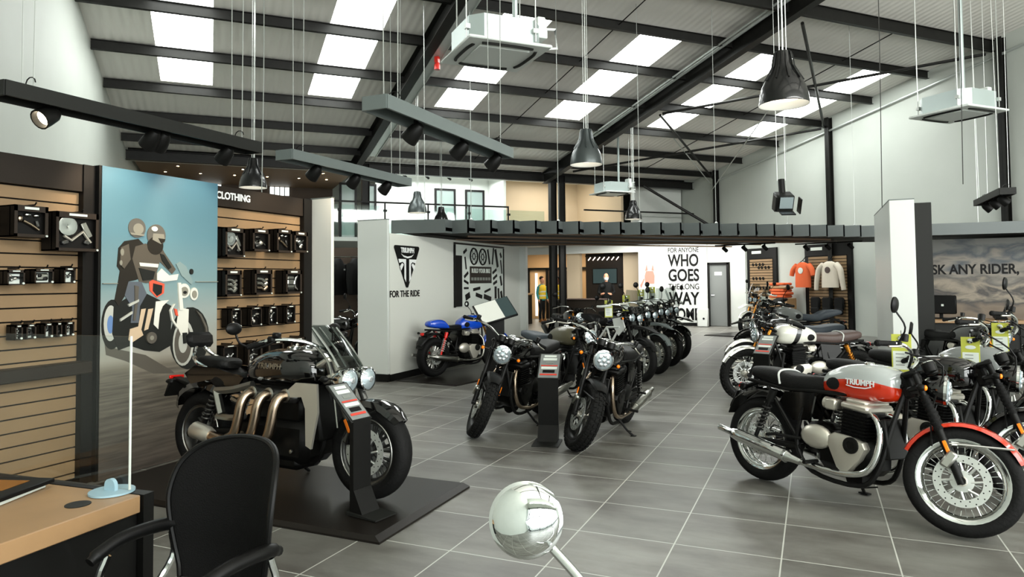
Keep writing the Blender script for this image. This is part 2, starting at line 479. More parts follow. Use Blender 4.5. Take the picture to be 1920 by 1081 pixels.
ramp_mat('cloud_print', 2, [(0, S(96, 78, 60)), (.25, S(104, 86, 68)), (.4, S(118, 102, 84)), (.5, S(54, 50, 47)), (.58, S(150, 138, 120)), (.68, S(84, 80, 74)), (.78, S(140, 132, 120)), (.9, S(66, 74, 80)), (1, S(120, 120, 115))], noise_mix=(1.5, 1.6, (1, 1, 2.2)))
# ---------------------------------------------------------------- the building (its own axes: x along the valley, y away from the camera)
XL, XR, YB = -2.1, 16.45, 20.9
def roof_z(y): return 8.6 - .16 * y if y <= YB else 8.6 - .16 * YB + .16 * (y - YB)
def roof_at(x, y):                       # roof height above a point of the floor
    return roof_z(-SB * x + CB * y)
q = MB(); q.box((0, 12, -.05), (46, 46, .1)); struct(q.build('floor', 'floor_tiles'))
def gable(name, x0, x1):
    q = MB()
    out = [(-5.2, 0), (27.5, 0), (27.5, roof_z(27.5) + .1), (YB, roof_z(YB) + .1), (-5.2, roof_z(-5.2) + .1)]
    q.prism(out, lambda a, b, t: (t, a, b), x0, x1)
    return struct(q.build(name, 'wall_white', bld=True))
gable('wall_left', XL - .25, XL); gable('wall_right', XR, XR + .25)
q = MB(); q.box(((XL + XR) / 2, 27.6, 3.6), (XR - XL, .2, 7.2)); struct(q.build('wall_back', 'wall_white', bld=True))
q = MB(); q.box(((XL + XR) / 2, -5.1, 6.8), (XR - XL, .2, 5.0)); struct(q.build('wall_front', 'wall_white', bld=True))
# roof with its six strips of daylight panels
strips = [(-1.0, 0.02), (2.05, 3.05), (5.1, 6.12), (8.17, 9.22), (11.42, 12.38), (14.66, 15.62)]
xs = [XL - .2] + [a for s_ in strips for a in s_] + [XR + .2]
def roof_quad(q, xa, xb, ya, yb, dz=0.0, th=.1):
    q.add([(x, y, roof_z(y) + dz + t) for t in (0, th) for x, y in ((xa, ya), (xb, ya), (xb, yb), (xa, yb))],
          [(0, 1, 2, 3), (7, 6, 5, 4), (0, 4, 5, 1), (1, 5, 6, 2), (2, 6, 7, 3), (3, 7, 4, 0)])
q = MB()
roof_quad(q, xs[0], xs[-1], -5.3, 11.68); roof_quad(q, xs[0], xs[-1], 16.5, YB)
for i in range(0, len(xs) - 1, 2): roof_quad(q, xs[i], xs[i + 1], 11.68, 16.5)
roof_quad(q, xs[0], xs[-1], YB, 27.7)
struct(q.build('ceiling', 'roof_liner', bld=True, flat=True))
for i, (a, b) in enumerate(strips):
    q = MB(); roof_quad(q, a, b, 11.68, 16.5, .03, .02)
    struct(q.build('window_%d' % (i + 1), 'skylight', bld=True, flat=True))
q = MB()
for k in range(10): q.box((-1.6 + k * 1.98, -4.55, 2.2), (.09, .1, 4.4))
for z in (.15, 2.5, 4.3): q.box((7.2, -4.55, z), (18.2, .1, .1))
struct(q.build('window_9', 'black_satin', bld=True))
# steel: purlins across, rafters down the slope, valley beam, columns, bracing
def chan(q, a, b, w, h, t=.012):
    """I section from a to b standing upright"""
    a, b = Vector(a), Vector(b); d = (b - a); L = d.length; mid = (a + b) / 2
    M = d.to_track_quat('X', 'Z').to_matrix().to_4x4(); M.translation = mid
    for c, s_ in (((0, 0, h / 2 - t / 2), (L, w, t)), ((0, 0, -h / 2 + t / 2), (L, w, t)), ((0, 0, 0), (L, t, h))):
        T = M @ Matrix.Translation(c)
        hx, hy, hz = s_[0] / 2, s_[1] / 2, s_[2] / 2
        q.add([(x, y, z) for x in (-hx, hx) for y in (-hy, hy) for z in (-hz, hz)], [(0, 1, 3, 2), (4, 6, 7, 5), (0, 4, 5, 1), (2, 3, 7, 6), (0, 2, 6, 4), (1, 5, 7, 3)], T)
def beam(name, a, b, w, h, m='steel_dark'):
    q = MB(); chan(q, a, b, w, h); o = q.build(name, m, bld=True, flat=True); return struct(o)
pur = [10.0, 11.6, 13.2, 14.9, 16.6, 18.25, 19.8]
nb = 1
for i, y in enumerate(pur):
    h = .26 if i == 0 else .19
    beam('trim_%d' % nb, (XL + .02, y, roof_z(y) - h / 2 - .02), (XR - .02, y, roof_z(y) - h / 2 - .02), .09, h); nb += 1
for y in (6.6, 3.2, 0.0):
    beam('trim_%d' % nb, (XL + .02, y, roof_z(y) - .1), (XR - .02, y, roof_z(y) - .1), .08, .18); nb += 1
for x in (3.92, 10.25):
    beam('trim_%d' % nb, (x, -4.9, roof_z(-4.9) - .24), (x, YB - .1, roof_z(YB) - .24), .19, .37); nb += 1
q = MB()
for dx, w, h in ((0, .2, .012), (-.1, .012, .07), (.1, .012, .07)): q.box((4.16 + dx, 9.5, roof_z(9.5) - .36), (w, 20, h), (-math.atan(.16), 0, 0))
struct(q.build('trim_%d' % nb, 'conduit', bld=True)); nb += 1
q = MB(); q.tube([(9.98, 2, roof_z(2) - .2), (9.98, 17.0, roof_z(17.0) - .2)], .035, 8); q.tube([(9.86, 2, roof_z(2) - .2), (9.86, 17.0, roof_z(17.0) - .2)], .022, 6)
struct(q.build('trim_%d' % nb, 'conduit', bld=True)); nb += 1
beam('trim_%d' % nb, (XL + .02, YB, 5.05), (XR - .02, YB, 5.05), .2, .26); nb += 1
beam('trim_%d' % nb, (XL + .02, YB + .5, 5.36), (XR - .02, YB + .5, 5.36), .12, .2); nb += 1
q = MB(); q.box(((XL + XR) / 2, YB + 1.2, 5.16), (XR - XL, .08, .14)); struct(q.build('trim_%d' % nb, 'panel_white', bld=True)); nb += 1
for x, z0 in ((4.28, 2.95), (10.6, 0), (10.95, 0)):
    q = MB(); chan(q, (x, YB, z0), (x, YB, 5.2), .2 if x < 10.9 else .12, .22); struct(q.build('trim_%d' % nb, 'steel_dark', bld=True, flat=True)); nb += 1
for y in (9.8, 14.6, 19.5):
    q = MB(); chan(q, (XR - .1, y, 0), (XR - .1, y, roof_z(y) - .05), .14, .16); struct(q.build('trim_%d' % nb, 'steel_dark', bld=True, flat=True)); nb += 1
def brace(a, b, r=.035, m='steel_dark'):
    global nb
    q = MB(); q.tube([a, b], r, 8); struct(q.build('trim_%d' % nb, m, bld=True)); nb += 1
R_ = lambda x, y, d=.3: (x, y, roof_z(y) - d)
brace(R_(10.8, 10.2), R_(16.3, 14.7)); brace(R_(10.8, 14.9), R_(16.3, 10.1)); brace(R_(10.8, 15.0), R_(16.3, 19.6)); brace(R_(10.8, 19.8), R_(16.3, 14.8))
brace((14.2, YB - .1, 4.95), (16.3, YB - 1.3, 3.4), .05)
brace(R_(16.3, 19.6, .6), R_(12.5, 16.7, .2), .016, 'wire'); brace(R_(16.1, 19.6, .9), R_(13.2, 13.2, .2), .016, 'wire')
for x in (7.4, 13.5):
    for k in range(6):
        brace(R_(x, pur[k], .1), R_(x, pur[k + 1], .1), .012)
brace((XR - .06, 9.2, roof_z(9.2) - .42), (XR - .06, 19.4, roof_z(19.4) - .42), .03, 'conduit')
# gallery floor and the rooms on it behind the valley
q = MB(); q.box((7.2, 24.2, 2.9), (18.5, 6.5, .12)); struct(q.build('trim_%d' % nb, 'panel_white', bld=True)); nb += 1
def room(name, boxes, m):
    q = MB()
    for c, d in boxes: q.box(c, d)
    return struct(q.build(name, m, bld=True))
room('wall_office', [((7.75, 25.1, 4.5), (4.3, .12, 3.1)), ((5.55, 26.2, 4.5), (.12, 2.3, 3.1)), ((9.95, 24.3, 4.5), (.1, 1.6, 3.1))], 'panel_white')
room('wall_lounge', [((1.1, 26.6, 4.5), (6.2, .12, 3.0))], 'brown_dark')
room('ceiling_lounge', [((1.1, 24.3, 5.15), (6.2, 5.0, .06))], 'brown_ceiling')
room('wall_meeting', [((12.0, 25.3, 4.6), (4.0, .12, 3.3)), ((14.0, 23.6, 4.6), (.1, 3.4, 3.3))], 'beige_wall')
room('wall_gallery', [((15.3, 21.6, 4.1), (2.2, .1, 2.0))], 'panel_white')
dn = 1
for xa, xb in ((7.72, 8.55), (8.94, 9.72), (4.15, 4.75), (4.95, 5.45)):
    yw = 25.0 if xa > 6 else 24.7
    q = MB(); w = .07
    q.box(((xa + xb) / 2, yw, 5.08), (xb - xa, .08, w)); q.box((xa + w / 2, yw, 4.0), (w, .08, 2.1)); q.box((xb - w / 2, yw, 4.0), (w, .08, 2.1))
    fr = struct(q.build('door_%d' % dn, 'black_satin', bld=True)); dn += 1
    q = MB(); q.box(((xa + xb) / 2, yw + .01, 4.0), (xb - xa - 2 * w, .02, 2.1)); q.build('door_pane', 'door_pane', fr)
# ceiling spots of the lounge
for i, (x, y) in enumerate(((-1.3, 24.0), (-.3, 24.0), (.7, 24.0), (1.7, 24.0), (2.7, 24.0), (3.6, 24.0), (-.9, 22.7), (.9, 22.7), (3.3, 22.7))):
    q = MB(); q.lathe([(.055, 0), (.055, -.02), (.035, -.02)], BW(x, y, 5.12), 'Z', 12)
    o = q.build('ceiling_spotlight', 'plastic_black'); tag(o, 'small downlight in the brown lounge ceiling, %s from left in the %s row' % (['first', 'second', 'third', 'fourth', 'fifth', 'sixth', 'first', 'second', 'third'][i], 'farther' if i < 6 else 'nearer'), 'ceiling light', 'lounge downlights')
    q = MB(); q.lathe([(.034, -.012), (.0, -.012)], BW(x, y, 5.105), 'Z', 12); q.build('lamp_lens', 'spot_glow', o)
for i, (xa, xb) in enumerate(((-.35, .35), (1.95, 2.65))):
    q = MB(); q.box(((xa + xb) / 2, 26.5, 4.95), (xb - xa, .04, .3)); o = struct(q.build('window_%d' % (7 + i), 'lit_window', bld=True))
    q = MB()
    for k in range(5): q.box((xa + (xb - xa) * k / 4, 26.47, 4.95), (.03, .03, .32))
    q.build('window_frame', 'black_satin', o)
# gallery rail: glass panes with a dark handrail
t = thing('balustrade', 'glass balustrade with thin dark handrail along the upper gallery', 'railing', (0, 0, 0), BROT)
q = MB(); q.box((3.4, YB - .2, 4.0), (11.0, .05, .05)); q.box((14.0, YB - .2, 4.0), (4.6, .05, .05)); q.build('handrail', 'charcoal', t)
for k in range(9):
    x = -1.9 + k * 1.35
    if k: 
        q = MB(); q.box((x - .02, YB - .2, 3.48), (.04, .04, 1.02)); q.box((x - .02, YB - .24, 3.75), (.1, .05, .07)); q.build('post', 'charcoal', t)
    q = MB(); q.box((x + .66, YB - .2, 3.45), (1.25, .012, .9)); q.build('glass_panel', 'rail_glass', t)
# four little track spots on the office wall, plus their rail
t = thing('spotlight_track', 'thin spotlight rail with four small heads on the white office wall', 'track light', BW(7.8, 24.75, 5.62), BROT)
q = MB(); q.box((0, 0, 0), (3.4, .03, .03)); q.build('rail', 'charcoal_light', t)
for k in range(4):
    q = MB(); q.tube([(-1.3 + k * .85, 0, 0), (-1.3 + k * .85, -.02, -.12)], .015, 6); q.tube([(-1.3 + k * .85 - .02, .04, -.1), (-1.3 + k * .85 + .03, -.12, -.2)], .045, 10); q.build('lamp_head', 'charcoal', t)
# ---------------------------------------------------------------- air conditioning cassettes
def cassette(x, y, label, z=4.15):
    t = thing('air_conditioner', label, 'air conditioner', (x, y, z), BROT, 'ceiling air conditioners')
    q = MB(); a, c = .42, .13
    oc = [(-a + c, -a), (a - c, -a), (a, -a + c), (a, a - c), (a - c, a), (-a + c, a), (-a, a - c), (-a, -a + c)]
    q.prism(oc, lambda u, v, h: (u, v, h), .03, .3); q.box((0, 0, .31), (.5, .5, .02)); q.build('casing', 'ac_foil', t)
    q = MB(); q.box((0, 0, .012), (.98, .98, .035), bev=.012); q.build('ceiling_panel', 'ac_white', t)
    q = MB(); q.box((0, 0, -.012), (.6, .6, .02), bev=.008); q.build('grille', 'ac_white', t)
    for k in range(4):
        q = MB(); M = Matrix.Rotation(k * PI / 2, 4, 'Z'); q.M = M
        q.tube(sp([(-.3, -.37, -.006), (-.2, -.39, -.01), (0, -.395, -.01), (.2, -.39, -.01), (.3, -.37, -.006)], 3), .02, 6); q.build('air_slot', 'charcoal', t)
        hz = roof_at(*(Vector((x, y, 0)) + (Matrix.Rotation(BROT, 4, 'Z') @ M @ Vector((.45, .3, 0)))).xy) - z
        q = MB(M); q.tube([(.45, .3, .05), (.45, .3, hz)], .008, 5); q.box((.44, .3, .17), (.05, .06, .05)); q.build('suspension_rod', 'wire', t)
    q = MB(); q.box((.47, -.1, .25), (.16, .3, .13), bev=.01); q.box((.5, -.1, .38), (.1, .2, .14), bev=.01); q.build('pump_box', 'ac_white', t)
    q = MB(); q.tube([(.42, -.1, .33), (.72, -.1, .36), (.74, -.1, .14), (.5, -.1, .1)], .018, 6); q.build('drain_pipe', 'ac_white', t)
    hz = roof_at(x, y) - z
    q = MB(); q.tube([(.3, .1, .3), (.3, .1, hz)], .032, 8); q.build('pipe', 'ac_foil', t)
cassette(-3.27, 7.09, 'large white air conditioner hanging nearest the camera below the left rafters')
cassette(2.15, 12.85, 'white air conditioner hanging by the right gable wall with a thick pipe')
cassette(-5.35, 19.65, 'small distant white air conditioner hanging by the gallery column', 4.1)
# ---------------------------------------------------------------- bell pendant lamps
def pendant(x, y, label, m='lamp_black', z=3.2, R=.225):
    t = thing('pendant_lamp', label, 'pendant lamp', (x, y, z), 0, 'bell pendant lamps')
    k = R / .225
    pr = [(.225, 0), (.226, .012), (.215, .1), (.196, .17), (.16, .24), (.12, .3), (.088, .37), (.075, .46), (.068, .5), (.03, .51)]
    pi = [(.02, .45), (.06, .44), (.075, .37), (.108, .3), (.148, .24), (.184, .17), (.204, .1), (.214, .012)]
    q = MB(); q.lathe([(a * k, b * k) for a, b in pr], (0, 0, 0), 'Z', 32, caps=False)
    for j in range(10):
        a = 2 * PI * j / 10
        q.tube([(math.cos(a) * r_ * k, math.sin(a) * r_ * k, h * k) for r_, h in ((.178, .22), (.14, .285), (.1, .36), (.085, .46), (.07, .5))], .008 * k, 4)
    q.build('lamp_shade', m, t)
    q = MB(); q.lathe([(a * k, b * k) for a, b in pi] + [(.224 * k, .002)], (0, 0, 0), 'Z', 32, caps=False); q.build('reflector', 'ac_white', t)
    q = MB(); q.lathe([(0, .05 * k), (.14 * k, .06 * k), (.17 * k, .09 * k), (0, .12 * k)], (0, 0, 0), 'Z', 24); q.build('bulb', 'lamp_glow', t)
    q = MB(); hz = roof_at(x, y) - z
    q.tube([(.03, 0, .5 * k), (.03, 0, hz)], .005, 5); q.tube([(-.03, 0, .5 * k), (-.03, 0, hz)], .005, 5); q.tube([(0, .01, .5 * k), (0, .01, hz)], .008, 5); q.build('suspension_wire', 'wire', t)
pendant(-.22, 6.91, 'largest black bell pendant lamp hanging at upper right, nearest the camera')
pendant(-2.89, 9.29, 'grey bell pendant lamp hanging in the middle above the motorcycle row', 'lamp_grey')
pendant(-8.64, 8.95, 'black bell pendant lamp hanging behind the clothing display wall')
pendant(-8.46, 13.94, 'grey bell pendant lamp hanging before the white office wall', 'lamp_grey')
pendant(-4.38, 18.2, 'dark bell pendant lamp hanging just above the canopy beside the steel column', 'lamp_black')
pendant(-9.6, 17.1, 'small bell pendant lamp half hidden by the canopy edge', 'lamp_black')
# ---------------------------------------------------------------- suspended lighting channels with spot heads
SPOT = 14
def channel(x, y0, y1, label, heads, m='charcoal', z=2.8, aim=-1):
    L = y1 - y0; t = thing('light_channel', label, 'track light', (x, y0, z), 0, 'hanging spotlight channels')
    q = MB(); w = .2
    q.box((0, L / 2, .085), (w, L, .02)); q.box((-w / 2, L / 2, .045), (.018, L, .1)); q.box((w / 2, L / 2, .045), (.018, L, .1)); q.box((0, 0, .045), (w, .018, .1)); q.box((0, L, .045), (w, .018, .1)); q.build('channel', m, t)
    q = MB(); q.box((0, L / 2, .07), (.05, L - .1, .02)); q.build('power_rail', 'charcoal_light', t)
    for f, lit in heads:
        yy = f * L
        q = MB(); q.tube([(0, yy, .06), (0, yy, -.01)], .02, 8)
        d = Vector((aim * .75, .1, -.62)).normalized() if not lit else Vector((.1, -.8, -.5)).normalized()
        q.lathe([(.03, -.06), (.055, -.02), (.066, .05), (.07, .1), (.06, .1), (.05, .04), (.0, .03)], (0, yy, -.045), d, 16); q.build('lamp_head', 'black_satin', t)
        q = MB(); q.lathe([(.052, .06), (.0, .055)], (0, yy, -.045), d, 16); q.build('lamp_lens', 'spot_glow' if lit else 'lamp_glow', t)
        sl = bpy.data.lights.new('spot', 'SPOT'); sl.energy = SPOT; sl.color = (1, .8, .58); sl.spot_size = 1.5; sl.spot_blend = .7; sl.shadow_soft_size = .05
        so = bpy.data.objects.new('spot', sl); COL.objects.link(so); so.parent = t; so.location = Vector((0, yy, -.045)) + d * .08; so.rotation_euler = d.to_track_quat('-Z', 'Y').to_euler()
    for yy in (.2, L - .2):
        hz = roof_at(x, y0 + yy) - z
        for sx_ in (-.06, .06):
            q = MB(); q.tube([(sx_, yy, .09), (sx_ * 1.5, yy, hz)], .004, 4); q.build('suspension_wire', 'wire', t)
        q = MB(); q.tube([(.03 + .05 * math.cos(a * .6), yy, .13 + .04 * math.sin(a * .6)) for a in range(9)], .004, 4); q.build('cable', 'black_satin', t)
channel(-4.78, 2.72, 4.95, 'long dark spotlight channel hanging at left, one spot lit towards the camera', [(.16, True), (.52, False), (.56, False), (.86, False)])
channel(-4.74, 5.32, 7.5, 'grey spotlight channel hanging before the clothing display wall', [(.22, False), (.53, False), (.82, False)], 'charcoal_light')
channel(-2.8, 4.05, 6.25, 'wide grey spotlight channel hanging in the centre with its underside showing', [(.25, False), (.6, False), (.92, False)], 'charcoal_light')
channel(2.65, 12.3, 14.1, 'dark spotlight channel hanging at the right edge by a steel column', [(.2, False), (.5, False), (.8, False)], 'charcoal', 2.8, 1)
# hung projector-like flood light
z0 = roof_at(-.45, 12.89) - 3.05
t = thing('flood_light', 'boxy black floodlight with shutters hanging before the right gable wall', 'flood light', (-.45, 12.89, 2.9), math.radians(20), None)
q = MB(); q.box((0, .05, .02), (.3, .25, .3), (math.radians(25), 0, 0), .02); q.build('housing', 'charcoal', t)
q = MB(); q.tube([(0, .08, .1), (0, .12, .42)], .055, 14); q.build('lamp_barrel', 'black_satin', t)
q = MB(); q.box((0, -.12, -.02), (.22, .02, .2), (math.radians(25), 0, 0)); q.build('lens', 'lamp_glass', t)
for a, b in (((-.2, -.12, -.02), (.02, .16, .26)), ((.24, -.06, -.06), (.02, .16, .26)), ((0, -.16, -.2), (.24, .16, .02))):
    q = MB(); q.box(a, b, (math.radians(25), 0, 0)); q.build('shutter_flap', 'black_satin', t)
for s_ in (-.07, .07):
    q = MB(); q.tube([(s_, .12, .4), (s_, .12, z0)], .005, 4); q.build('suspension_wire', 'wire', t)
# thin hanging control cables with nothing on their ends in view
for i, (x, y, zl, lb) in enumerate(((-2.2, 4.6, 4.4, 'thin pale cable hanging left of the nearest air conditioner'), (.75, 9.2, 2.4, 'thin dark cable hanging from the roof right of the largest pendant'), (1.6, 9.4, 2.65, 'thin dark cable hanging beside the rightmost air conditioner'), (-6.8, 7.2, 2.7, 'thin pale cable hanging behind the blue poster'))):
    q = MB(); q.tube(sp([(x, y, zl), (x + .03, y, (zl + roof_at(x, y)) / 2), (x, y, roof_at(x, y))], 4), .006, 4); o = q.build('hanging_cable', 'wire_dark' if 'dark' in lb else 'wire'); tag(o, lb, 'cable')
q = MB(); p = BW(4.16, 13.25, roof_z(13.25) - .53); q.lathe([(.06, 0), (.06, .1), (.04, .14), (0, .15)], p - Vector((0, 0, .1)), 'Z', 14); q.box(p + Vector((0, 0, .1)), (.08, .08, .12)); o = q.build('alarm_beacon', 'red_call'); tag(o, 'small red alarm beacon fixed to the left rafter', 'alarm beacon')
# ---------------------------------------------------------------- suspended slatted canopy with a stepped front edge
t = thing('canopy', 'long grey stepped canopy with dark slatted underside hanging over the show area', 'canopy', (0, 0, 0))
zb, zt = 2.42, 2.65
front = [(-6.62, 10.05), (-5.72, 10.32)]
x, y = -5.72, 10.32
steps = []
while x < 1.05:
    front.append((x, y + .255)); y += .255; x += .315; front.append((x, y)); steps.append((x, y))
front += [(1.3, 16.05), (6.3, 16.25)]
back = [(6.3, 22.2)]
q = MB()
BYm = lambda p: (p[0] * CB + p[1] * SB, -p[0] * SB + p[1] * CB)
n = len(front)
for i in range(n - 1):
    a, b = front[i], front[i + 1]
    a3, b3 = Vector((*a, 0)), Vector((*b, 0)); d = (b3 - a3).normalized(); nn = Vector((-d.y, d.x, 0)) * .025
    q.add([a3 + Vector((0, 0, zb)), b3 + Vector((0, 0, zb)), b3 + Vector((0, 0, zt)), a3 + Vector((0, 0, zt)), a3 + nn + Vector((0, 0, zb)), b3 + nn + Vector((0, 0, zb)), b3 + nn + Vector((0, 0, zt)), a3 + nn + Vector((0, 0, zt))],
          [(0, 1, 2, 3), (7, 6, 5, 4), (0, 4, 5, 1), (3, 2, 6, 7), (1, 5, 6, 2), (0, 3, 7, 4)])
q.build('fascia', 'fascia', t, flat=True)
q = MB()
poly = front + [(6.3, 19.4), (2.0, 19.2), (-7.6, 15.3)]
cx_ = [(px, py + .02) for px, py in poly]
q.prism(cx_, lambda a, b, h: (a, b, h), zb + .03, zb + .09); q.build('underside', 'soffit_dark', t, flat=True)
for k in range(4):
    y = 11.1 + k * 1.05
    xa = max(4.2 + k * .12, 3.3) if k else 5.0
    q = MB(); q.box(((xa + 13.2) / 2 - .3, y + .1, zb + .012), (13.2 - xa - .8, .05, .03)); o = q.build('slat', 'soffit_wood', t, bld=True)
for k, (x, y) in enumerate([(-6.3, 10.5)] + steps[::4] + [(3.2, 16.5)]):
    q = MB(); q.tube([(x - .1, y + .3, zt - .1), (x - .1, y + .3, roof_at(x - .1, y + .3))], .006, 4); q.lathe([(.02, 0), (.03, .05), (0, .08)], (x - .1, y + .3, zt - .02), 'Z', 8); q.build('suspension_wire', 'wire', t)
for k, (x, y) in enumerate(((-1.5, 17.2), (.3, 17.6))):
    t2 = thing('spotlight_track', ['short spotlight rail under the canopy left of the helmet-eyewear display', 'short spotlight rail under the canopy above the hanging shirts'][k], 'track light', (x, y, zb), BROT - 1.2)
    q = MB(); q.box((0, 0, -.02), (1.5, .04, .03)); q.build('rail', 'black_satin', t2)
    for j in (-.5, 0, .5):
        q = MB(); q.tube([(j, 0, -.03), (j, 0, -.1)], .02, 6); q.tube([(j - .02, -.04, -.08), (j + .02, .06, -.16)], .045, 10); q.build('lamp_head', 'black_satin', t2)
# ---------------------------------------------------------------- display walls that follow the floor tiles
def slatwall(name, label, y0, y1, z1, header_h, m='mdf', x=-5.42, sides=(1, 1), zlo=0.0, lower=None):
    """grooved panel facing +X"""
    t = thing(name, label, 'display wall', (x, y0, 0))
    L = y1 - y0
    q = MB(); q.box((-.12, L / 2, z1 / 2), (.12, L, z1)); q.build('backing', 'header_brown', t)
    q = MB(); q.box((-.03, L / 2, z1 - header_h / 2), (.09, L, header_h)); q.build('header', 'header_brown', t)
    a = .14 if sides[0] else 0; b = L - (.14 if sides[1] else 0)
    q = MB(); h = z1 - header_h
    top = h
    while top > .06:
        zb_ = max(.05, top - .102)
        q.m = 0; q.box((-.045, (a + b) / 2, (top + zb_) / 2 - .004), (.03, b - a, top - zb_ - .012)); top = zb_
    q.m = 1; q.box((-.058, (a + b) / 2, h / 2), (.01, b - a, h)); q.build('slat_panel', [m, 'groove'], t, flat=True)
    for k, s_ in enumerate(sides):
        if s_:
            q = MB(); q.box((-.02, .07 if k == 0 else L - .07, z1 / 2), (.1, .14, z1)); q.build('side_post', 'box_black', t)
    return t
s1 = slatwall('display_wall', 'tan slatted accessory wall with dark header at far left', 1.9, 3.88, 2.56, .22, sides=(0, 1))
q = MB(); q.box((.03, .94, .93), (.14, 1.9, .1), bev=.01); q.build('ledge', 'header_brown', s1)
s2 = slatwall('display_wall', 'tan slatted wall headed CLOTHING behind the large black motorcycle', 5.06, 6.52, 2.56, .2, sides=(0, 1))
q = MB(); q.box((.03, .75, .62), (.14, 1.2, .06), bev=.01); q.build('ledge', 'header_brown', s2)
text('lettering', 'CLOTHING', .098, (.02, .27, 2.465), FACE_S, 'ink_white', s2, off=.003, sx=.9)
t = thing('advertising_poster', 'tall printed poster of two helmeted riders on a motorcycle under blue sky', 'poster', (-5.37, 3.86, 0))
q = MB(); q.box((0, .6, 1.285), (.06, 1.21, 2.56)); q.build('printed_panel', 'poster_print', t)
q = MB(); q.box((-.02, -.012, 1.285), (.1, .025, 2.56)); q.build('edge_trim', 'black_satin', t)
EL = lambda c, r, n=22: [(c[0] + r[0] * math.cos(2 * PI * i / n), c[1] + r[1] * math.sin(2 * PI * i / n)) for i in range(n)]
POSTER = [
 ('ground_shadow', 'pshadow', [(3.899, 1.113), (4.008, 1.053), (4.283, .975), (4.551, .81), (4.584, .779), (4.361, .805), (4.094, .942), (3.913, 1.012)]),
 ('rear_tyre', 'ptyre', EL((3.966, 1.258), (.098, .207))), ('rear_rim', 'prim', EL((3.951, 1.269), (.061, .148))), ('rear_disc', 'pblue', EL((3.95, 1.259), (.03, .075))),
 ('engine_block', 'ptyre', [(3.976, 1.409), (4.087, 1.47), (4.292, 1.504), (4.545, 1.389), (4.533, 1.032), (4.421, .988), (4.268, 1.016), (4.135, 1.067), (4.022, 1.039), (3.965, 1.183)]),
 ('front_tyre', 'ptyre', EL((4.748, 1.085), (.221, .288))), ('front_rim', 'prim', EL((4.676, 1.047), (.118, .21))), ('front_disc', 'pshadow', EL((4.67, 1.041), (.095, .18))), ('front_rotor', 'prim', EL((4.67, 1.05), (.05, .095))),
 ('fork_guard', 'pwhite', [(4.619, 1.372), (4.73, 1.354), (4.723, 1.128), (4.647, 1.119), (4.596, 1.22)]),
 ('exhaust_header', 'pgold', [(4.233, 1.374), (4.278, 1.378), (4.236, 1.202), (4.199, 1.192)]), ('exhaust_header', 'pgold', [(4.301, 1.371), (4.351, 1.376), (4.303, 1.198), (4.263, 1.187)]),
 ('radiator_cowl', 'pwhite', [(4.377, 1.435), (4.512, 1.445), (4.448, 1.392), (4.417, 1.326), (4.403, 1.191), (4.356, 1.235)]),
 ('passenger_jacket', 'pjacket', [(4.066, 1.954), (4.011, 1.893), (3.999, 1.74), (4.027, 1.702), (4.014, 1.625), (3.982, 1.46), (4.017, 1.408), (4.086, 1.508), (4.106, 1.612), (4.171, 1.624), (4.275, 1.664), (4.272, 1.917), (4.196, 1.98)]),
 ('rider_jacket', 'pjacket2', [(4.271, 1.944), (4.168, 1.913), (4.14, 1.807), (4.208, 1.611), (4.276, 1.598), (4.383, 1.611), (4.382, 1.692), (4.412, 1.787), (4.542, 1.679), (4.582, 1.721), (4.459, 1.87), (4.426, 1.924), (4.349, 1.867)]),
 ('jeans', 'pjean', [(4.106, 1.612), (4.23, 1.611), (4.284, 1.504), (4.218, 1.401), (4.208, 1.257), (4.132, 1.261), (4.145, 1.39), (4.072, 1.496)]),
 ('shoe', 'pgold', [(4.126, 1.21), (4.22, 1.23), (4.254, 1.149), (4.142, 1.092), (4.113, 1.12)]),
 ('tank_trim', 'pred', [(4.306, 1.611), (4.339, 1.627), (4.462, 1.59), (4.457, 1.508), (4.384, 1.469), (4.314, 1.531)]), ('fuel_tank', 'ptyre', [(4.344, 1.597), (4.44, 1.576), (4.434, 1.508), (4.384, 1.482), (4.34, 1.53)]),
 ('passenger_helmet', 'phelmet', EL((4.182, 2.072), (.083, .084))), ('passenger_visor', 'pvisor', EL((4.194, 2.066), (.05, .047))),
 ('rider_helmet', 'phelmet', EL((4.374, 2.017), (.094, .1))), ('rider_collar', 'pjacket', EL((4.364, 1.928), (.08, .08))), ('rider_visor', 'pvisor', [(4.339, 2.035), (4.449, 2.034), (4.461, 1.966), (4.418, 1.944), (4.332, 1.98)]),
 ('sleeve_stripe', 'pwhite', [(4.206, 1.776), (4.397, 1.766), (4.389, 1.735), (4.214, 1.746)]),
 ('windscreen', 'pscreen', [(4.582, 1.77), (4.623, 1.792), (4.691, 1.751), (4.77, 1.609), (4.753, 1.58), (4.641, 1.666)]),
 ('handlebar', 'pwhite', [(4.382, 1.678), (4.429, 1.726), (4.509, 1.665), (4.608, 1.679), (4.592, 1.624), (4.446, 1.61), (4.383, 1.624)]),
 ('headlamp', 'pwhite', EL((4.672, 1.525), (.064, .067))), ('headlamp', 'pwhite', EL((4.784, 1.494), (.045, .06))), ('mirror', 'ptyre', EL((4.754, 1.702), (.02, .026))),
 ('indicator', 'pred', [(4.565, 1.367), (4.591, 1.359), (4.609, 1.296), (4.582, 1.304)])]
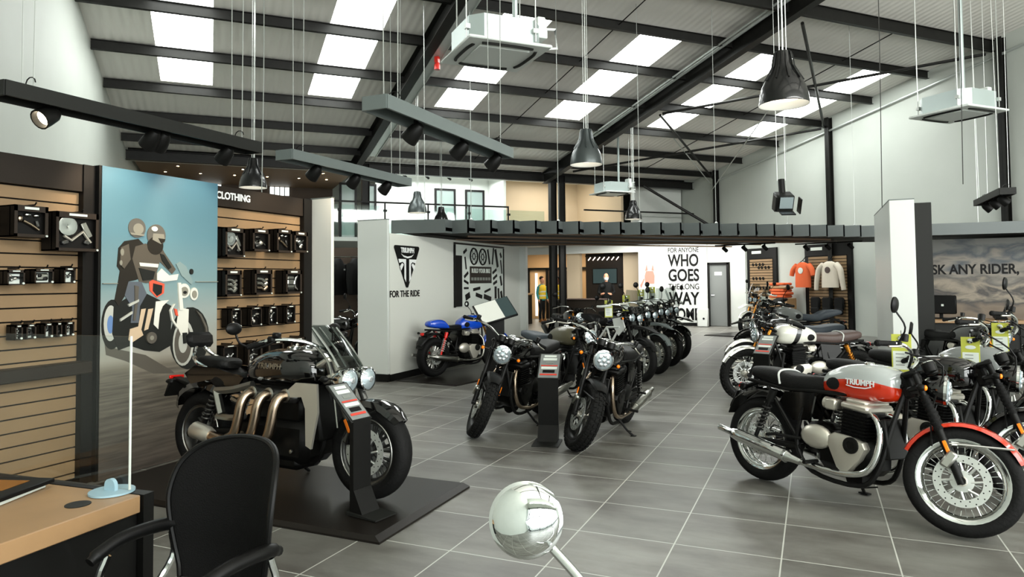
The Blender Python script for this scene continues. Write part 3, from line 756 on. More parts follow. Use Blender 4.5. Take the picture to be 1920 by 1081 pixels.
POSTER += [('jacket_fold', 'pjacket2', [(4.03, 1.9), (4.1, 1.93), (4.12, 1.8), (4.06, 1.72), (4.02, 1.76)]), ('jacket_fold', 'ptyre', [(4.2, 1.73), (4.36, 1.7), (4.34, 1.63), (4.24, 1.62)]), ('jacket_fold', 'ptyre', [(4.41, 1.86), (4.45, 1.85), (4.53, 1.74), (4.5, 1.72), (4.43, 1.8)]), ('jacket_patch', 'pvisor', EL((4.04, 1.86), (.016, .03))), ('jacket_patch', 'pvisor', EL((4.03, 1.77), (.012, .022))),
 ('trouser_fold', 'pshadow', [(4.16, 1.58), (4.2, 1.57), (4.19, 1.4), (4.17, 1.28), (4.15, 1.28), (4.165, 1.42)]), ('helmet_band', 'pvisor', [(4.11, 2.03), (4.25, 2.02), (4.24, 2.005), (4.12, 2.012)]), ('helmet_shine', 'pwhite', EL((4.35, 2.075), (.03, .022))), ('visor_shade', 'pjacket', [(4.39, 1.995), (4.46, 1.99), (4.45, 1.965), (4.42, 1.95)]),
 ('lamp_core', 'pvisor', EL((4.672, 1.52), (.04, .042))), ('lamp_core', 'pvisor', EL((4.784, 1.49), (.027, .036))), ('lamp_pupil', 'ptyre', EL((4.675, 1.51), (.022, .014))), ('fork_leg', 'pwhite', [(4.6, 1.6), (4.63, 1.6), (4.66, 1.35), (4.62, 1.35)]), ('chrome_line', 'prim', [(4.1, 1.42), (4.2, 1.46), (4.2, 1.44), (4.11, 1.4)]), ('chrome_line', 'prim', [(4.03, 1.3), (4.14, 1.36), (4.14, 1.34), (4.03, 1.28)]), ('cover', 'pshadow', EL((4.33, 1.12), (.05, .05))), ('cover', 'pvisor', EL((4.33, 1.12), (.02, .02))), ('hose', 'pwhite', [(4.55, 1.4), (4.57, 1.41), (4.53, 1.35), (4.55, 1.27), (4.6, 1.2), (4.59, 1.19), (4.535, 1.26), (4.515, 1.35)]),
 ('tread_line', 'pshadow', [(4.8, 1.34), (4.86, 1.3), (4.93, 1.18), (4.95, 1.05), (4.93, 1.05), (4.91, 1.17), (4.85, 1.28)]), ('caliper', 'ptyre', [(4.66, 1.14), (4.7, 1.14), (4.71, 1.05), (4.67, 1.04)]), ('far_rail', 'pvisor', [(3.87, 1.6), (4.0, 1.6), (4.0, 1.594), (3.87, 1.594)]), ('far_rail', 'pvisor', [(4.8, 1.61), (5.06, 1.61), (5.06, 1.604), (4.8, 1.604)])]
for i, (nm, mm, pts) in enumerate(POSTER):
    q = MB(); q.prism([(a - 3.86, b) for a, b in pts], lambda a, b, h: (h, a, b), .029, .0302 + i * .0004); q.build('printed_' + nm, mm, t, flat=True)
# boxed accessories hanging on the slatted walls
ga, gb, gc, gd = 'boxed parts on the left slatted wall', 'small packs on the left slatted wall', 'boxed parts on the clothing wall', 'small packs on the clothing wall'
def parts_box(y0, y1, z0, z1, depth, label, kind, group, x=-5.42):
    t = thing('display_box', label, 'display box', (x, (y0 + y1) / 2, z0), 0, group)
    w, h = y1 - y0, z1 - z0; rnd = random.Random(int(y0 * 1000 + z0 * 77)); d = depth; big = w > .2
    fr = .022 if big else .01
    q = MB(); th = .01
    q.box((d / 2, -w / 2 + th / 2, h / 2), (d, th, h)); q.box((d / 2, w / 2 - th / 2, h / 2), (d, th, h)); q.box((d / 2, 0, th / 2), (d, w, th)); q.box((d / 2, 0, h - th / 2), (d, w, th)); q.box((d - .05, 0, h / 2), (.01, w, h))
    q.build('case', 'box_black', t, flat=True)
    q = MB()
    q.box((d, -w / 2 + fr / 2, h / 2), (.006, fr, h)); q.box((d, w / 2 - fr / 2, h / 2), (.006, fr, h)); q.box((d, 0, fr / 2), (.006, w, fr)); q.box((d, 0, h - fr), (.006, w, 2 * fr)); q.build('front_frame', 'box_face', t, flat=True)
    q = MB(); q.box((d + .005, 0, h - fr * .9), (.004, w * .42, fr * .8)); q.build('name_strip', 'tag_paper', t)
    q = MB(); q.tube([(-.03, .02 + w * .1, h + .012), (d * .8, .02 + w * .1, h + .012), (d * .9, .02 + w * .1, h + .03)], .006, 6); q.tube([(-.03, .02 + w * .1, h - .004), (d * .5, .02 + w * .1, h - .004)], .01, 6); q.build('hook', 'black_satin', t)
    q = MB(); q.lathe([(.008, 0), (.008, .008), (0, .009)], (d + .002, w / 2 - .012, .012), 'X', 10); q.build('price_button', 'tag_paper', t)
    if group == gb:
        q = MB(); q.box((d - .043, 0, h * .42), (.004, w * .82, h * .66)); q.build('backing_card', 'tag_paper', t)
    X = d - .03; iw, ih = w - 2 * fr, h - 3 * fr; zc = h / 2 - fr * .4
    def P(a, b, dx=0): return (X + dx, a * iw, zc + b * ih)
    if kind == 'lamp':
        q = MB(); q.lathe([(.02, -.03), (.3 * ih, 0), (.32 * ih, .012), (.25 * ih, .014), (0, .006)], P(-.22, .22), 'X', 18); q.build('headlamp', 'chrome', t)
        q = MB(); q.box(P(.3, .12), (.02, .16 * iw, .55 * ih), (.5, 0, 0), .005); q.build('bracket', 'steel', t)
        q = MB(); q.tube([P(-.3, -.1), P(-.1, -.25), P(.2, .05), P(.42, -.3)], .012, 8); q.build('lever', 'alu', t)
        q = MB(); q.box(P(-.28, -.32), (.03, .18 * iw, .14 * ih), (.3, 0, 0), .006); q.box(P(.3, -.3), (.03, .14 * iw, .14 * ih), (-.4, 0, 0), .006); q.build('clamp', 'gunmetal', t)
    elif kind == 'lever':
        q = MB(); q.ell(P(-.33, .16), (.018, .11 * iw, .16 * ih)); q.build('grip_end', 'bronze_pipe', t)
        q = MB(); q.tube([P(-.2, .08), P(.05, -.06), P(.36, -.3)], .011, 8); q.build('lever', 'bronze_pipe', t)
        q = MB(); q.ell(P(-.05, .36), (.015, .12 * iw, .09 * ih)); q.ell(P(.28, .34), (.015, .12 * iw, .08 * ih)); q.build('mirror', 'chrome', t)
        q = MB(); q.box(P(.3, -.02), (.02, .1 * iw, .3 * ih), (.3, 0, 0), .004); q.build('bracket', 'gunmetal', t)
    elif kind == 'duct':
        for k in range(3):
            q = MB(); q.tube(sp([P(-.36, .25 - k * .25), P(0, .22 - k * .25), P(.15, .12 - k * .25), P(.38, .2 - k * .2)], 4), .09 * ih, 8); q.build('pipe', 'bronze_pipe' if rnd.random() < .5 else 'steel', t)
    elif kind == 'cover':
        q = MB(); q.box(P(0, 0), (.02, .8 * iw, .7 * ih), None, .012); q.build('cover_plate', 'steel', t)
        for a, b in ((-.2, .12), (.16, -.14)):
            q = MB(); q.lathe([(.16 * ih, 0), (.16 * ih, .02), (0, .024)], P(a, b, .002), 'X', 14); q.build('bore', 'black_satin', t)
    elif kind == 'guard':
        q = MB(); q.box(P(-.1, 0), (.02, .5 * iw, .8 * ih), None, .01); q.build('mesh_plate', 'steel', t)
        q = MB(); q.tube(sp([P(.4, .42), P(.22, .1), P(.22, -.2), P(.42, -.42)], 4), .014, 8); q.build('guard_rail', 'chrome', t)
        for b in (.2, -.1, -.3):
            q = MB(); q.box(P(-.1, b, .008), (.02, .52 * iw, .06 * ih)); q.build('slot', 'black_satin', t)
    else:
        for k in range(5):
            q = MB(); c = P(rnd.uniform(-.32, .32), rnd.uniform(-.34, .34)); q.ell(c, (.015, rnd.uniform(.08, .2) * iw, rnd.uniform(.06, .16) * ih), 10, 7); q.build('metal_part', rnd.choice(['chrome', 'steel', 'alu', 'gunmetal']), t)
        q = MB(); q.tube([P(-.4, rnd.uniform(-.3, .3)), P(0, rnd.uniform(-.2, .2)), P(.4, rnd.uniform(-.3, .3))], .012, 7); q.build('rod', 'chrome', t)
parts_box(2.74, 3.0, 1.92, 2.18, .17, 'black display box cut by the left photo edge, top row', 'mix', ga)
parts_box(3.13, 3.37, 1.94, 2.17, .17, 'black display box with a bronze lever, top row left of the largest box', 'lever', ga)
parts_box(3.43, 3.77, 1.85, 2.15, .17, 'largest black display box with a chrome headlamp, beside the blue poster', 'lamp', ga)
parts_box(3.12, 3.24, 1.59, 1.70, .12, 'small pack with two coppery pieces, left in the middle row', 'mix', gb)
parts_box(3.31, 3.45, 1.60, 1.71, .12, 'small pack with a plate holding two black bores, middle row', 'cover', gb)
parts_box(3.53, 3.62, 1.60, 1.72, .12, 'narrow small pack at the right end of the middle row', 'mix', gb)
for k, (a, b, lb) in enumerate(((3.19, 3.245, 'leftmost'), (3.27, 3.34, 'second'), (3.40, 3.465, 'third'), (3.49, 3.535, 'narrowest'), (3.56, 3.63, 'rightmost'))):
    parts_box(a, b, 1.19, 1.30, .1, lb + ' of five slim packs hanging low on the far left slatted wall', 'cover' if k % 2 else 'mix', gb)
parts_box(5.1, 5.35, 1.85, 2.14, .15, 'widest display box beneath the CLOTHING sign with a white blade shaped part', 'lamp', gc)
parts_box(5.46, 5.70, 1.92, 2.15, .15, 'second display box of the top row under the CLOTHING header', 'mix', gc)
parts_box(5.81, 6.04, 1.92, 2.17, .15, 'third display box of the top row under the CLOTHING header', 'lever', gc)
parts_box(6.08, 6.30, 1.93, 2.16, .15, 'last display box of the top row beside the dark post', 'mix', gc)
parts_box(5.1, 5.31, 1.46, 1.72, .15, 'second row display box with stacked metal pipes beside the poster', 'duct', gc)
parts_box(5.49, 5.74, 1.47, 1.73, .15, 'middle display box of the second row with pale pipes', 'duct', gc)
parts_box(5.95, 6.20, 1.47, 1.73, .15, 'second row display box with a curved chrome guard rail', 'guard', gc)
for (a, b), lb in zip(((5.20, 5.33), (5.46, 5.61), (5.71, 5.84), (5.98, 6.12)), ('first', 'second', 'third', 'fourth')):
    parts_box(a, b, 1.15, 1.34, .13, lb + ' pack from the poster in the row of four above the motorcycle', 'mix', gd)
for (a, b), lb in zip(((5.1, 5.28), (5.42, 5.62), (5.71, 5.94), (6.05, 6.29)), ('first', 'second', 'third', 'fourth')):
    parts_box(a, b, .73, .98, .13, lb + ' box from the poster in the bottom row behind the handlebars', 'mix', gd)
# white end pillars and partition walls
def pillar(name, label, c, d, m='panel_white', base=True, cap=True):
    t = thing(name, label, 'display pillar', (c[0], c[1], 0))
    q = MB(); q.box((0, 0, d[2] / 2 + .06), (d[0], d[1], d[2] - .12), bev=.006); q.build('body', m, t)
    q = MB(); q.box((0, 0, .06), (d[0] + .006, d[1] + .006, .12)); q.build('plinth', 'black_satin', t)
    if cap:
        q = MB(); q.box((0, 0, d[2] + .004), (d[0] + .004, d[1] + .004, .012)); q.build('cap', 'charcoal_light', t)
pillar('display_pillar', 'white pillar closing the clothing wall behind the large black motorcycle', (-5.31, 6.61), (.3, .05, 2.58))
pillar('display_pillar', 'wide white pillar left of the FOR THE RIDE wall', (-6.56, 9.44), (.58, .06, 2.6))
pillar('display_pillar', 'white pillar standing right of the motorcycles in front of the sky mural', (1.07, 11.6), (.29, 2.5, 2.6))
pillar('display_pillar', 'black pillar joined to the right white pillar', (1.37, 11.3), (.22, .8, 2.6), 'charcoal', cap=False)
t = thing('partition_wall', 'pale grey partition wall lettered FOR THE RIDE behind the blue motorcycle', 'partition wall', (-6.27, 9.475, 0))
q = MB(); q.box((-.12, 2.7, 1.19), (.24, 5.4, 2.38)); q.build('panel', 'ftr_grey', t)
q = MB(); q.box((.008, 2.7, .055), (.016, 5.4, .11)); q.build('skirting', 'black_satin', t)
q = MB(); q.box((-.0, 5.45, 1.19), (.3, .12, 2.38)); q.build('end_post', 'panel_white', t)
text('lettering', 'FOR THE RIDE', .15, (.004, .45, 1.39), FACE_S, 'ink_black', t, fit=.92, off=.003)
# triangular emblem on that wall
t = thing('emblem_sign', 'black triangular emblem with white cross bars on the pale grey partition', 'sign', (-6.265, 9.97, 1.53))
def tri(q, w, h, r, x0, x1, dz=0):
    pts = []
    for (a, b) in ((-w, h), (w, h), (0, 0)):
        for k in range(5):
            an = {(-w, h): PI / 2, (w, h): -.35, (0, 0): PI + .35}[(a, b)] + {(-w, h): 1, (w, h): 1, (0, 0): 1}[(a, b)] * (k / 4) * (PI * .6)
            pts.append((a + r * math.cos(an), b + dz + r * math.sin(an)))
    # order counter-clockwise by angle about the centroid
    cx = 0; cz = h * .66
    pts.sort(key=lambda p: math.atan2(p[1] - cz, p[0] - cx))
    q.prism(pts, lambda a, b, t_: (t_, a, b), x0, x1)
q = MB(); tri(q, .345, .63, .035, 0, .02); q.build('plate', 'ink_black', t)
text('lettering', 'TRIUMPH', .115, (.023, 0, .585), FACE_S, 'ink_white', t, sx=.86, off=.004)
q = MB(); f = lambda a, b, t_: (t_, a, b)
q.prism([(-.2, .53), (-.12, .5), (0, .485), (.12, .5), (.2, .53), (.12, .475), (0, .455), (-.12, .475)], f, .02, .0235)
for s_ in (1, -1):
    q.prism([(s_ * .05, .44), (s_ * .28, .44), (s_ * .255, .375), (s_ * .15, .395), (s_ * .1, .36), (s_ * .1, .12), (s_ * .05, .06)][::s_], f, .02, .0235)
    q.prism([(s_ * .12, .35), (s_ * .2, .25), (s_ * .235, .32), (s_ * .17, .375)][::s_], f, .02, .0235)
q.build('emblem', 'ink_white', t, flat=True)
# pictogram board
t = thing('poster_board', 'black and white board of motorcycle part drawings lettered BUILD YOUR BIKE', 'poster', (-6.265, 11.65, 1.1))
W_, H_ = 2.2, 1.2
q = MB(); q.box((.012, W_ / 2, H_ / 2), (.024, W_, H_)); q.build('panel', 'tag_paper', t)
q = MB(); q.box((.026, W_ / 2, H_ + .02), (.03, W_ + .06, .03)); q.box((.026, -.02, H_ / 2), (.03, .03, H_)); q.box((.026, W_ + .02, H_ / 2), (.03, .03, H_)); q.build('frame', 'black_satin', t)
q = MB(); q.box((.027, .14, .5), (.005, .26, .98)); q.build('dark_panel', 'ink_black', t)
q = MB(); q.box((.027, 1.1, .62), (.005, 1.0, .34)); q.build('caption_panel', 'header_brown', t)
text('lettering', 'BUILD YOUR BIKE', .12, (.031, 1.1, .7), FACE_S, 'tag_paper', t, sx=.9, off=.003)
for k in range(7):
    q = MB(); q.box((.031, .7 + k * .13, .54), (.003, .1, .06)); q.build('printed_caption', 'ink_grey', t)
rnd = random.Random(3)
for k, yy in enumerate((.78, 1.18)):
    q = MB(); q.tube([(.028, yy + .16 * math.cos(a * PI / 12), .99 + .16 * math.sin(a * PI / 12)) for a in range(24)], .018, 5, closed=True)
    q.tube([(.028, yy + .06 * math.cos(a * PI / 6), .99 + .06 * math.sin(a * PI / 6)) for a in range(12)], .012, 4, closed=True)
    for a in range(6): q.tube([(.028, yy + .06 * math.cos(a * PI / 3), .99 + .06 * math.sin(a * PI / 3)), (.028, yy + .15 * math.cos(a * PI / 3), .99 + .15 * math.sin(a * PI / 3))], .006, 4)
    q.build('printed_wheel', 'ink_black', t)
for (a, b, w, h, r_) in ((.4, 1.08, .16, .06, .5), (.42, .85, .05, .25, .2), (1.47, 1.0, .07, .32, .3), (1.68, 1.02, .06, .36, -.2), (1.86, .98, .1, .4, .3), (2.08, 1.05, .07, .12, .6), (2.1, .8, .05, .3, .2),
    (.44, .62, .2, .06, .5), (.44, .48, .2, .05, -.3), (.44, .36, .2, .04, 0), (1.75, .7, .22, .06, .4), (1.78, .58, .22, .06, .4), (1.78, .46, .2, .06, .3), (2.08, .5, .08, .22, .3), (.5, .2, .2, .12, .3), (.9, .34, .32, .06, .1), (1.0, .2, .3, .08, -.2), (1.4, .3, .3, .05, .2), (1.4, .15, .36, .1, -.2), (1.8, .25, .1, .26, 0), (1.95, .22, .08, .24, .1), (2.1, .2, .1, .16, .3)):
    q = MB(); q.box((.028, a, b), (.006, w, h), (r_, 0, 0), .003); q.build('printed_part', 'ink_black', t)
# ---------------------------------------------------------------- back wall under the gallery, with the reception opening
DW = 24.4
def wallbox(name, xa, xb, za, zb_, m='panel_white', y=DW, th=.12):
    q = MB(); q.box(((xa + xb) / 2, y + th / 2, (za + zb_) / 2), (xb - xa, th, zb_ - za)); return struct(q.build(name, m))
wallbox('wall_reception_left', -13.5, -10.24, 0, 2.88); wallbox('wall_reception_top', -10.24, -5.72, 2.58, 2.88)
wallbox('wall_slogan', -4.92, -3.34, 0, 2.88, 'panel_white', DW - .1, .22); wallbox('wall_reception_right', -5.72, -4.92, 0, 2.88)
wallbox('wall_door_top', -3.34, -2.6, 2.16, 2.88); wallbox('wall_door_right', -2.6, -2.1, 0, 2.88)
wallbox('wall_foyer', -14, -7.9, 0, 2.9, 'tan_wall', 27.6, .1); wallbox('ceiling_foyer', -14, -5, 2.88, 2.94, 'tan_wall', DW + .1, 4)
wallbox('wall_foyer_side', -8.5, -8.0, 0, 2.6, 'beige_wall', DW + .3, .3)
wallbox('wall_screen_niche', -7.95, -6.45, 0, 2.6, 'header_brown', DW + .9, .1); wallbox('wall_niche_right', -6.45, -5.7, 0, 2.6, 'beige_wall', DW + .7, .1)
q = MB(); q.box((-4.13, DW - .108, .06), (1.6, .012, .11)); struct(q.build('baseboard_back', 'black_satin'))
t = thing('slogan_lettering', 'black slogan on the white wall reading FOR ANYONE WHO GOES THE LONG WAY HOME', 'sign', (-4.13, DW - .105, 0))
for body, z, h, sx in (('FOR ANYONE', 2.6, .24, 1), ('WHO', 2.23, .585, 1), ('GOES', 1.72, .585, 1), ('THE LONG', 1.34, .28, 1), ('WAY', .92, .6, 1), ('HOME', .38, .56, 1)):
    text('lettering', body, h * .98, (0, 0, z), FACE_D, 'ink_black', t, fit=1.04, off=.016 if h > .3 else .002, ext=.004)
# internal door
q = MB(); xa, xb = -3.34, -2.64
q.box((xa + .035, DW - .01, 1.07), (.07, .16, 2.14)); q.box((xb - .035, DW - .01, 1.07), (.07, .16, 2.14)); q.box(((xa + xb) / 2, DW - .01, 2.12), (.7, .16, .07))
d5 = struct(q.build('door_5', 'black_satin'))
q = MB(); q.box(((xa + xb) / 2, DW + .02, 1.05), (.56, .05, 2.08)); q.build('door_leaf', 'paint_grey', d5)
q = MB(); q.box((-2.99, DW - .012, 1.78), (.24, .012, .12)); q.build('door_sign', 'tag_paper', d5)
q = MB(); q.tube([(xa + .12, DW - .01, 1.05), (xa + .12, DW - .05, 1.05), (xa + .22, DW - .05, 1.05)], .012, 6); q.build('door_handle', 'chrome', d5)
t = thing('waste_bin', 'small white bin with a dark dot standing left of the grey door', 'bin', (-3.46, DW - .42, 0))
q = MB(); q.box((0, 0, .31), (.36, .26, .62), bev=.03); q.build('body', 'panel_white', t)
q = MB(); q.lathe([(.035, 0), (.035, .008), (0, .008)], (.04, -.131, .28), (0, -1, 0), 12); q.build('badge', 'ink_black', t)
# jagged picture on the pale panel: a plain red shape
t = thing('wall_poster', 'pale wall panel with a faint red figure shape right of the reception niche', 'poster', (-5.32, DW - .012, 1.1))
q = MB(); q.box((0, 0, .55), (.62, .02, 1.5)); q.build('panel', 'tag_paper', t)
q = MB(); g = lambda a, b, h: (a, h, b)
q.prism([(-.16, .35), (.16, .35), (.18, .62), (.13, .8), (-.13, .8), (-.18, .62)], g, -.014, -.011); q.prism([(-.16, .8), (-.06, .82), (-.1, 1.05)], g, -.014, -.011); q.prism([(.06, .82), (.16, .8), (.12, 1.05)], g, -.014, -.011); q.prism([(-.3, .2), (-.18, .5), (-.2, .56), (-.34, .3)], g, -.014, -.011)
q.build('printed_shape', 'faint_red', t)
# foyer door frames and reception counters
t = thing('glass_screen', 'black framed glass doorway at the back of the tan foyer', 'door frame', (-9.6, 27.5, 0))
for a in (-1.6, -.75, .55, 1.3):
    q = MB(); q.box((a, 0, 1.05), (.1, .08, 2.1)); q.build('post', 'black_satin', t)
q = MB(); q.box((-.15, 0, 2.1), (3.0, .08, .1)); q.build('lintel', 'black_satin', t)
q = MB(); q.box((-.1, .02, 1.02), (1.25, .02, 2.02)); q.build('glass_panel', 'brown_dark', t)
q = MB(); q.box((-1.25, .02, 1.02), (.1, .02, 1.8)); q.build('glass_panel', 'lit_window', t)
t = thing('reception_counter', 'dark counter with an outlined triangle emblem in the reception opening', 'counter', (-10.05, 23.9, 0))
q = MB(); q.box((0, 0, .54), (.7, .5, 1.08), bev=.01); q.build('body', 'black_satin', t)
q = MB(); q.box((0, 0, 1.11), (.78, .58, .06), bev=.01); q.build('worktop', 'oak', t)
q = MB(); f2 = lambda a, b, h: (a, h, b)
for a, b in (((-.18, .92), (.3, .92)), ((.3, .92), (.06, .18)), ((.06, .18), (-.18, .92)), ((.06, .3), (.06, .75)), ((-.08, .78), (.2, .78))):
    q.tube([(a[0], -.256, a[1]), (b[0], -.256, b[1])], .022, 4)
q.build('emblem', 'ink_white', t)
t = thing('reception_desk', 'dark desk in front of the black screen niche behind the motorcycle row', 'desk', (-7.45, 23.3, 0))
q = MB(); q.box((0, 0, .46), (1.9, .6, .92), bev=.01); q.build('body', 'header_brown', t)
q = MB(); q.box((.1, 0, .94), (1.5, .66, .04), bev=.008); q.build('worktop', 'leather_brown', t)
t = thing('wall_screen', 'dim flat screen on the dark niche wall above the seated staff', 'screen', (-7.2, DW + .88, 1.75))
q = MB(); q.box((0, 0, 0), (.95, .05, .58), bev=.01); q.build('housing', 'plastic_black', t)
q = MB(); q.box((0, -.027, 0), (.9, .004, .53)); q.build('display_panel', 'screen_teal', t)
t = thing('niche_light', 'slanted strip lights at the top of the dark screen niche', 'ceiling light', (-7.2, DW + .75, 2.4))
q = MB(); q.box((0, .05, .1), (1.4, .25, .04)); q.build('tray', 'black_satin', t)
for k in range(7):
    q = MB(); q.box((-.55 + k * .18, -.02, .0), (.025, .03, .15), (0, .7, 0)); q.build('light_strip', 'lamp_glow', t)
# ---------------------------------------------------------------- shirt and eyewear displays on the right gable wall
def gable_display(y0, y1, label, cols):
    t = thing('display_wall', label, 'display wall', BW(XR - .05, (y0 + y1) / 2, 0), BROT)
    w = y1 - y0
    q = MB(); q.box((0, 0, 1.29), (.08, w, 2.58)); q.build('frame', 'black_satin', t)
    q = MB(); q.m = 1; q.box((-.041, 0, 1.2), (.01, w - .3, 2.1)); q.m = 0
    z = .2
    while z < 2.2: q.box((-.05, 0, z), (.02, w - .3, .07)); z += .09
    q.build('slat_panel', ['mdf', 'groove'], t, flat=True)
    q = MB(); q.box((-.05, (w / 2 - .45), 2.45), (.01, .42, .09)); q.build('name_strip', 'tag_paper', t)
    return t, w
e1, w1 = gable_display(16.75, 18.05, 'black framed slatted eyewear display on the gable wall next to the grey door', 0)
e2, w2 = gable_display(13.95, 15.6, 'black framed slatted shirt display on the gable wall behind the right motorcycles', 0)
k = 0
for r_, z in enumerate((2.05, 1.95, 1.6, 1.3)):
    for c in range(2 if r_ != 3 else 4):
        yy = (.28 - c * .3) - (.25 if r_ == 1 else 0) if r_ != 3 else .4 - c * .28
        p = BW(XR - .13, 17.4 + yy, z)
        t = thing('goggles', 'dark riding goggles, %s from left in the %s row of the eyewear display' % (['first', 'second', 'third', 'fourth'][c], ['top', 'second', 'third', 'bottom'][r_]), 'goggles', p, BROT, 'goggles on the eyewear display')
        q = MB(); q.tube([(0, -.09 + .03 * math.cos(a), .02 * math.sin(a) * 2) for a in [2 * PI * j / 10 for j in range(10)]], .014, 5, closed=True); q.tube([(0, .05 + .03 * math.cos(a), .02 * math.sin(a) * 2) for a in [2 * PI * j / 10 for j in range(10)]], .014, 5, closed=True); q.build('frame', 'black_satin', t)
        q = MB(); q.tube([(.02, -.13, 0), (.03, 0, .06), (.02, .1, 0)], .008, 5); q.build('strap', 'black_satin', t)
def shirt(y, z, label, m, long, s_=1.0):
    t = thing('sweatshirt' if long else 'tee_shirt', label, 'shirt', BW(XR - .3, y, z), BROT)
    q = MB(); secs = []
    for h, w, d in ((0, .27, .09), (.12, .27, .1), (.35, .26, .1), (.5, .27, .1), (.6, .25, .09), (.66, .16, .07), (.69, .08, .05)):
        secs.append([(p[1] * 0 + d * math.sin(2 * PI * j / 18) * .9, w * math.cos(2 * PI * j / 18), h) for j in range(18) for p in ((0, 0),)])
    q.loft([[(a * s_, b * s_, c * s_) for a, b, c in x] for x in secs])
    for sd in (1, -1):
        pts = [(0, sd * .2, .6), (-.02, sd * .33, .48), (-.03, sd * .38, .32)] + ([(-.03, sd * .42, .1), (-.02, sd * .44, -.06)] if long else [])
        q.tube([tuple(c * s_ for c in p) for p in sp(pts, 3)], [.085 * s_ * (1 - .4 * i / (3 * len(pts))) for i in range(len(sp(pts, 3)))], 10)
    q.build('garment', m, t)
    q = MB(); q.lathe([(.085 * s_, 0), (.085 * s_, .012), (0, .014)], (-.088 * s_, 0, .46 * s_), (-1, 0, 0), 16); q.build('chest_print', 'tag_paper' if not long else 'leather_brown', t)
    q = MB(); q.tube([(0, -.18 * s_, .64 * s_), (0, 0, .74 * s_), (0, .18 * s_, .64 * s_)], .012, 6); q.tube([(0, 0, .74 * s_), (.12, 0, .84 * s_), (.28, 0, .84 * s_)], .012, 6); q.build('hanger', 'black_satin', t)
shirt(15.48, 1.32, 'orange tee shirt hanging left of the cream sweatshirt', 'tee_orange', False, 1.08)
shirt(14.5, 1.32, 'cream long sleeved sweatshirt hanging on the slatted shirt display', 'sweat_cream', True, 1.08)
t = thing('clothes_pile', 'pile of folded orange shirts on a stand left of the hanging orange tee', 'clothes', BW(XR - .5, 16.15, 0), BROT)
q = MB(); q.box((0, 0, .5), (.4, .8, 1.0), bev=.01); q.build('stand', 'oak', t)
for k, (z, mm) in enumerate(((1.05, 'tee_orange'), (1.14, 'tee_orange'), (1.23, 'tee_orange'), (1.32, 'oak'), (1.42, 'tee_orange'))):
    q = MB(); q.box((0, .03 * (-1) ** k, z), (.38, .6, .085), bev=.03); q.build('folded_shirt', mm, t)
for k in range(3):
    t = thing('dark_shirt', 'dark garment hanging low on the shirt display, %s from the right' % ['first', 'second', 'third'][k], 'shirt', BW(XR - .2, 14.3 + k * .42, .75), BROT, 'dark garments on the shirt display')
    q = MB(); q.box((0, 0, .12), (.1, .34, .34), bev=.04); q.box((-.03, 0, -.1), (.1, .3, .2), bev=.04); q.build('garment', 'jacket_black', t)
# sky mural with slogan at right
t = thing('sky_mural', 'large printed mural of storm clouds lettered ASK ANY RIDER', 'mural', (0, 17.6, 0))
q = MB(); q.box((3.1, .05, 1.2), (3.5, .1, 2.4)); q.build('printed_panel', 'cloud_print', t)
text('lettering', 'ASK ANY RIDER,', .29, (3.07, -.004, 1.735), FACE_D, 'ink_black', t, fit=1.75, off=.007)
pass
# sales desk below the mural
t = thing('sales_desk', 'pale wooden desk below the storm cloud mural at right', 'desk', (2.75, 15.6, 0))
q = MB(); q.box((-.1, 0, .75), (1.75, .8, .06), bev=.008); q.build('worktop', 'oak', t)
q = MB(); q.box((-.1, -.3, .36), (1.6, .04, .72)); q.box((-.85, 0, .36), (.05, .7, .72)); q.box((.68, 0, .36), (.05, .7, .72)); q.build('body', 'charcoal', t)
t = thing('monitor', 'black computer monitor seen from behind on the pale wooden desk', 'monitor', (2.2, 15.6, .784), math.radians(-12))
q = MB(); q.box((0, 0, .27), (.56, .06, .36), bev=.02); q.build('housing', 'plastic_black', t)
q = MB(); q.box((.02, .06, .09), (.06, .05, .2)); q.box((.02, .06, .008), (.26, .2, .016), bev=.005); q.build('stand', 'plastic_black', t)
q = MB(); q.box((.05, -.032, .26), (.04, .004, .04)); q.build('status_light', 'tag_paper', t)
t = thing('desk_telephone', 'black telephone standing on the right part of the pale wooden desk', 'telephone', (3.15, 15.5, .79))
q = MB(); q.box((0, 0, .03), (.2, .2, .05), (.2, 0, 0), .01); q.build('base', 'plastic_black', t)
q = MB(); q.tube(sp([(.02, -.03, .06), (.07, 0, .15), (.1, .03, .22)], 3), .02, 8); q.build('handset', 'plastic_black', t)
# rider clothing and mural at the gap left of the wide white pillar
t = thing('jacket_display', 'dark display wall hung with black riding jackets in the gap left of the wide pillar', 'display wall', (-8.65, 11.6, 0), math.radians(30))
q = MB(); q.box((0, 0, 1.15), (1.5, .1, 2.3)); q.build('backing', 'brown_dark', t)
q = MB(); q.tube([(-.7, -.36, 2.1), (.7, -.36, 2.1)], .015, 6); q.build('rail', 'chrome', t)
for k in range(4):
    j = thing('riding_jacket', 'black riding jacket on the rail beside the wide pillar, %s from the left' % ['first', 'second', 'third', 'fourth'][k], 'jacket', (-8.65 + (-.5 + k * .33) * math.cos(.52) + .36 * math.sin(.52), 11.6 + (-.5 + k * .33) * math.sin(.52) - .36 * math.cos(.52), 1.35), math.radians(30 + 70), 'jackets on the rail')
    q = MB(); q.loft([[(w * math.cos(2 * PI * i / 14), d * math.sin(2 * PI * i / 14), h) for i in range(14)] for h, w, d in ((0, .24, .08), (.3, .23, .09), (.55, .25, .09), (.66, .16, .07), (.72, .07, .05))])
    for sd in (1, -1): q.tube([(sd * .2, 0, .6), (sd * .3, -.02, .3), (sd * .3, -.04, .02)], [.07, .06, .045], 8)
    q.build('garment', 'jacket_black', j)
    q = MB(); q.box((.1, -.085, .5), (.06, .01, .03)); q.build('logo_patch', 'orange_lens' if k == 2 else 'tag_paper', j)
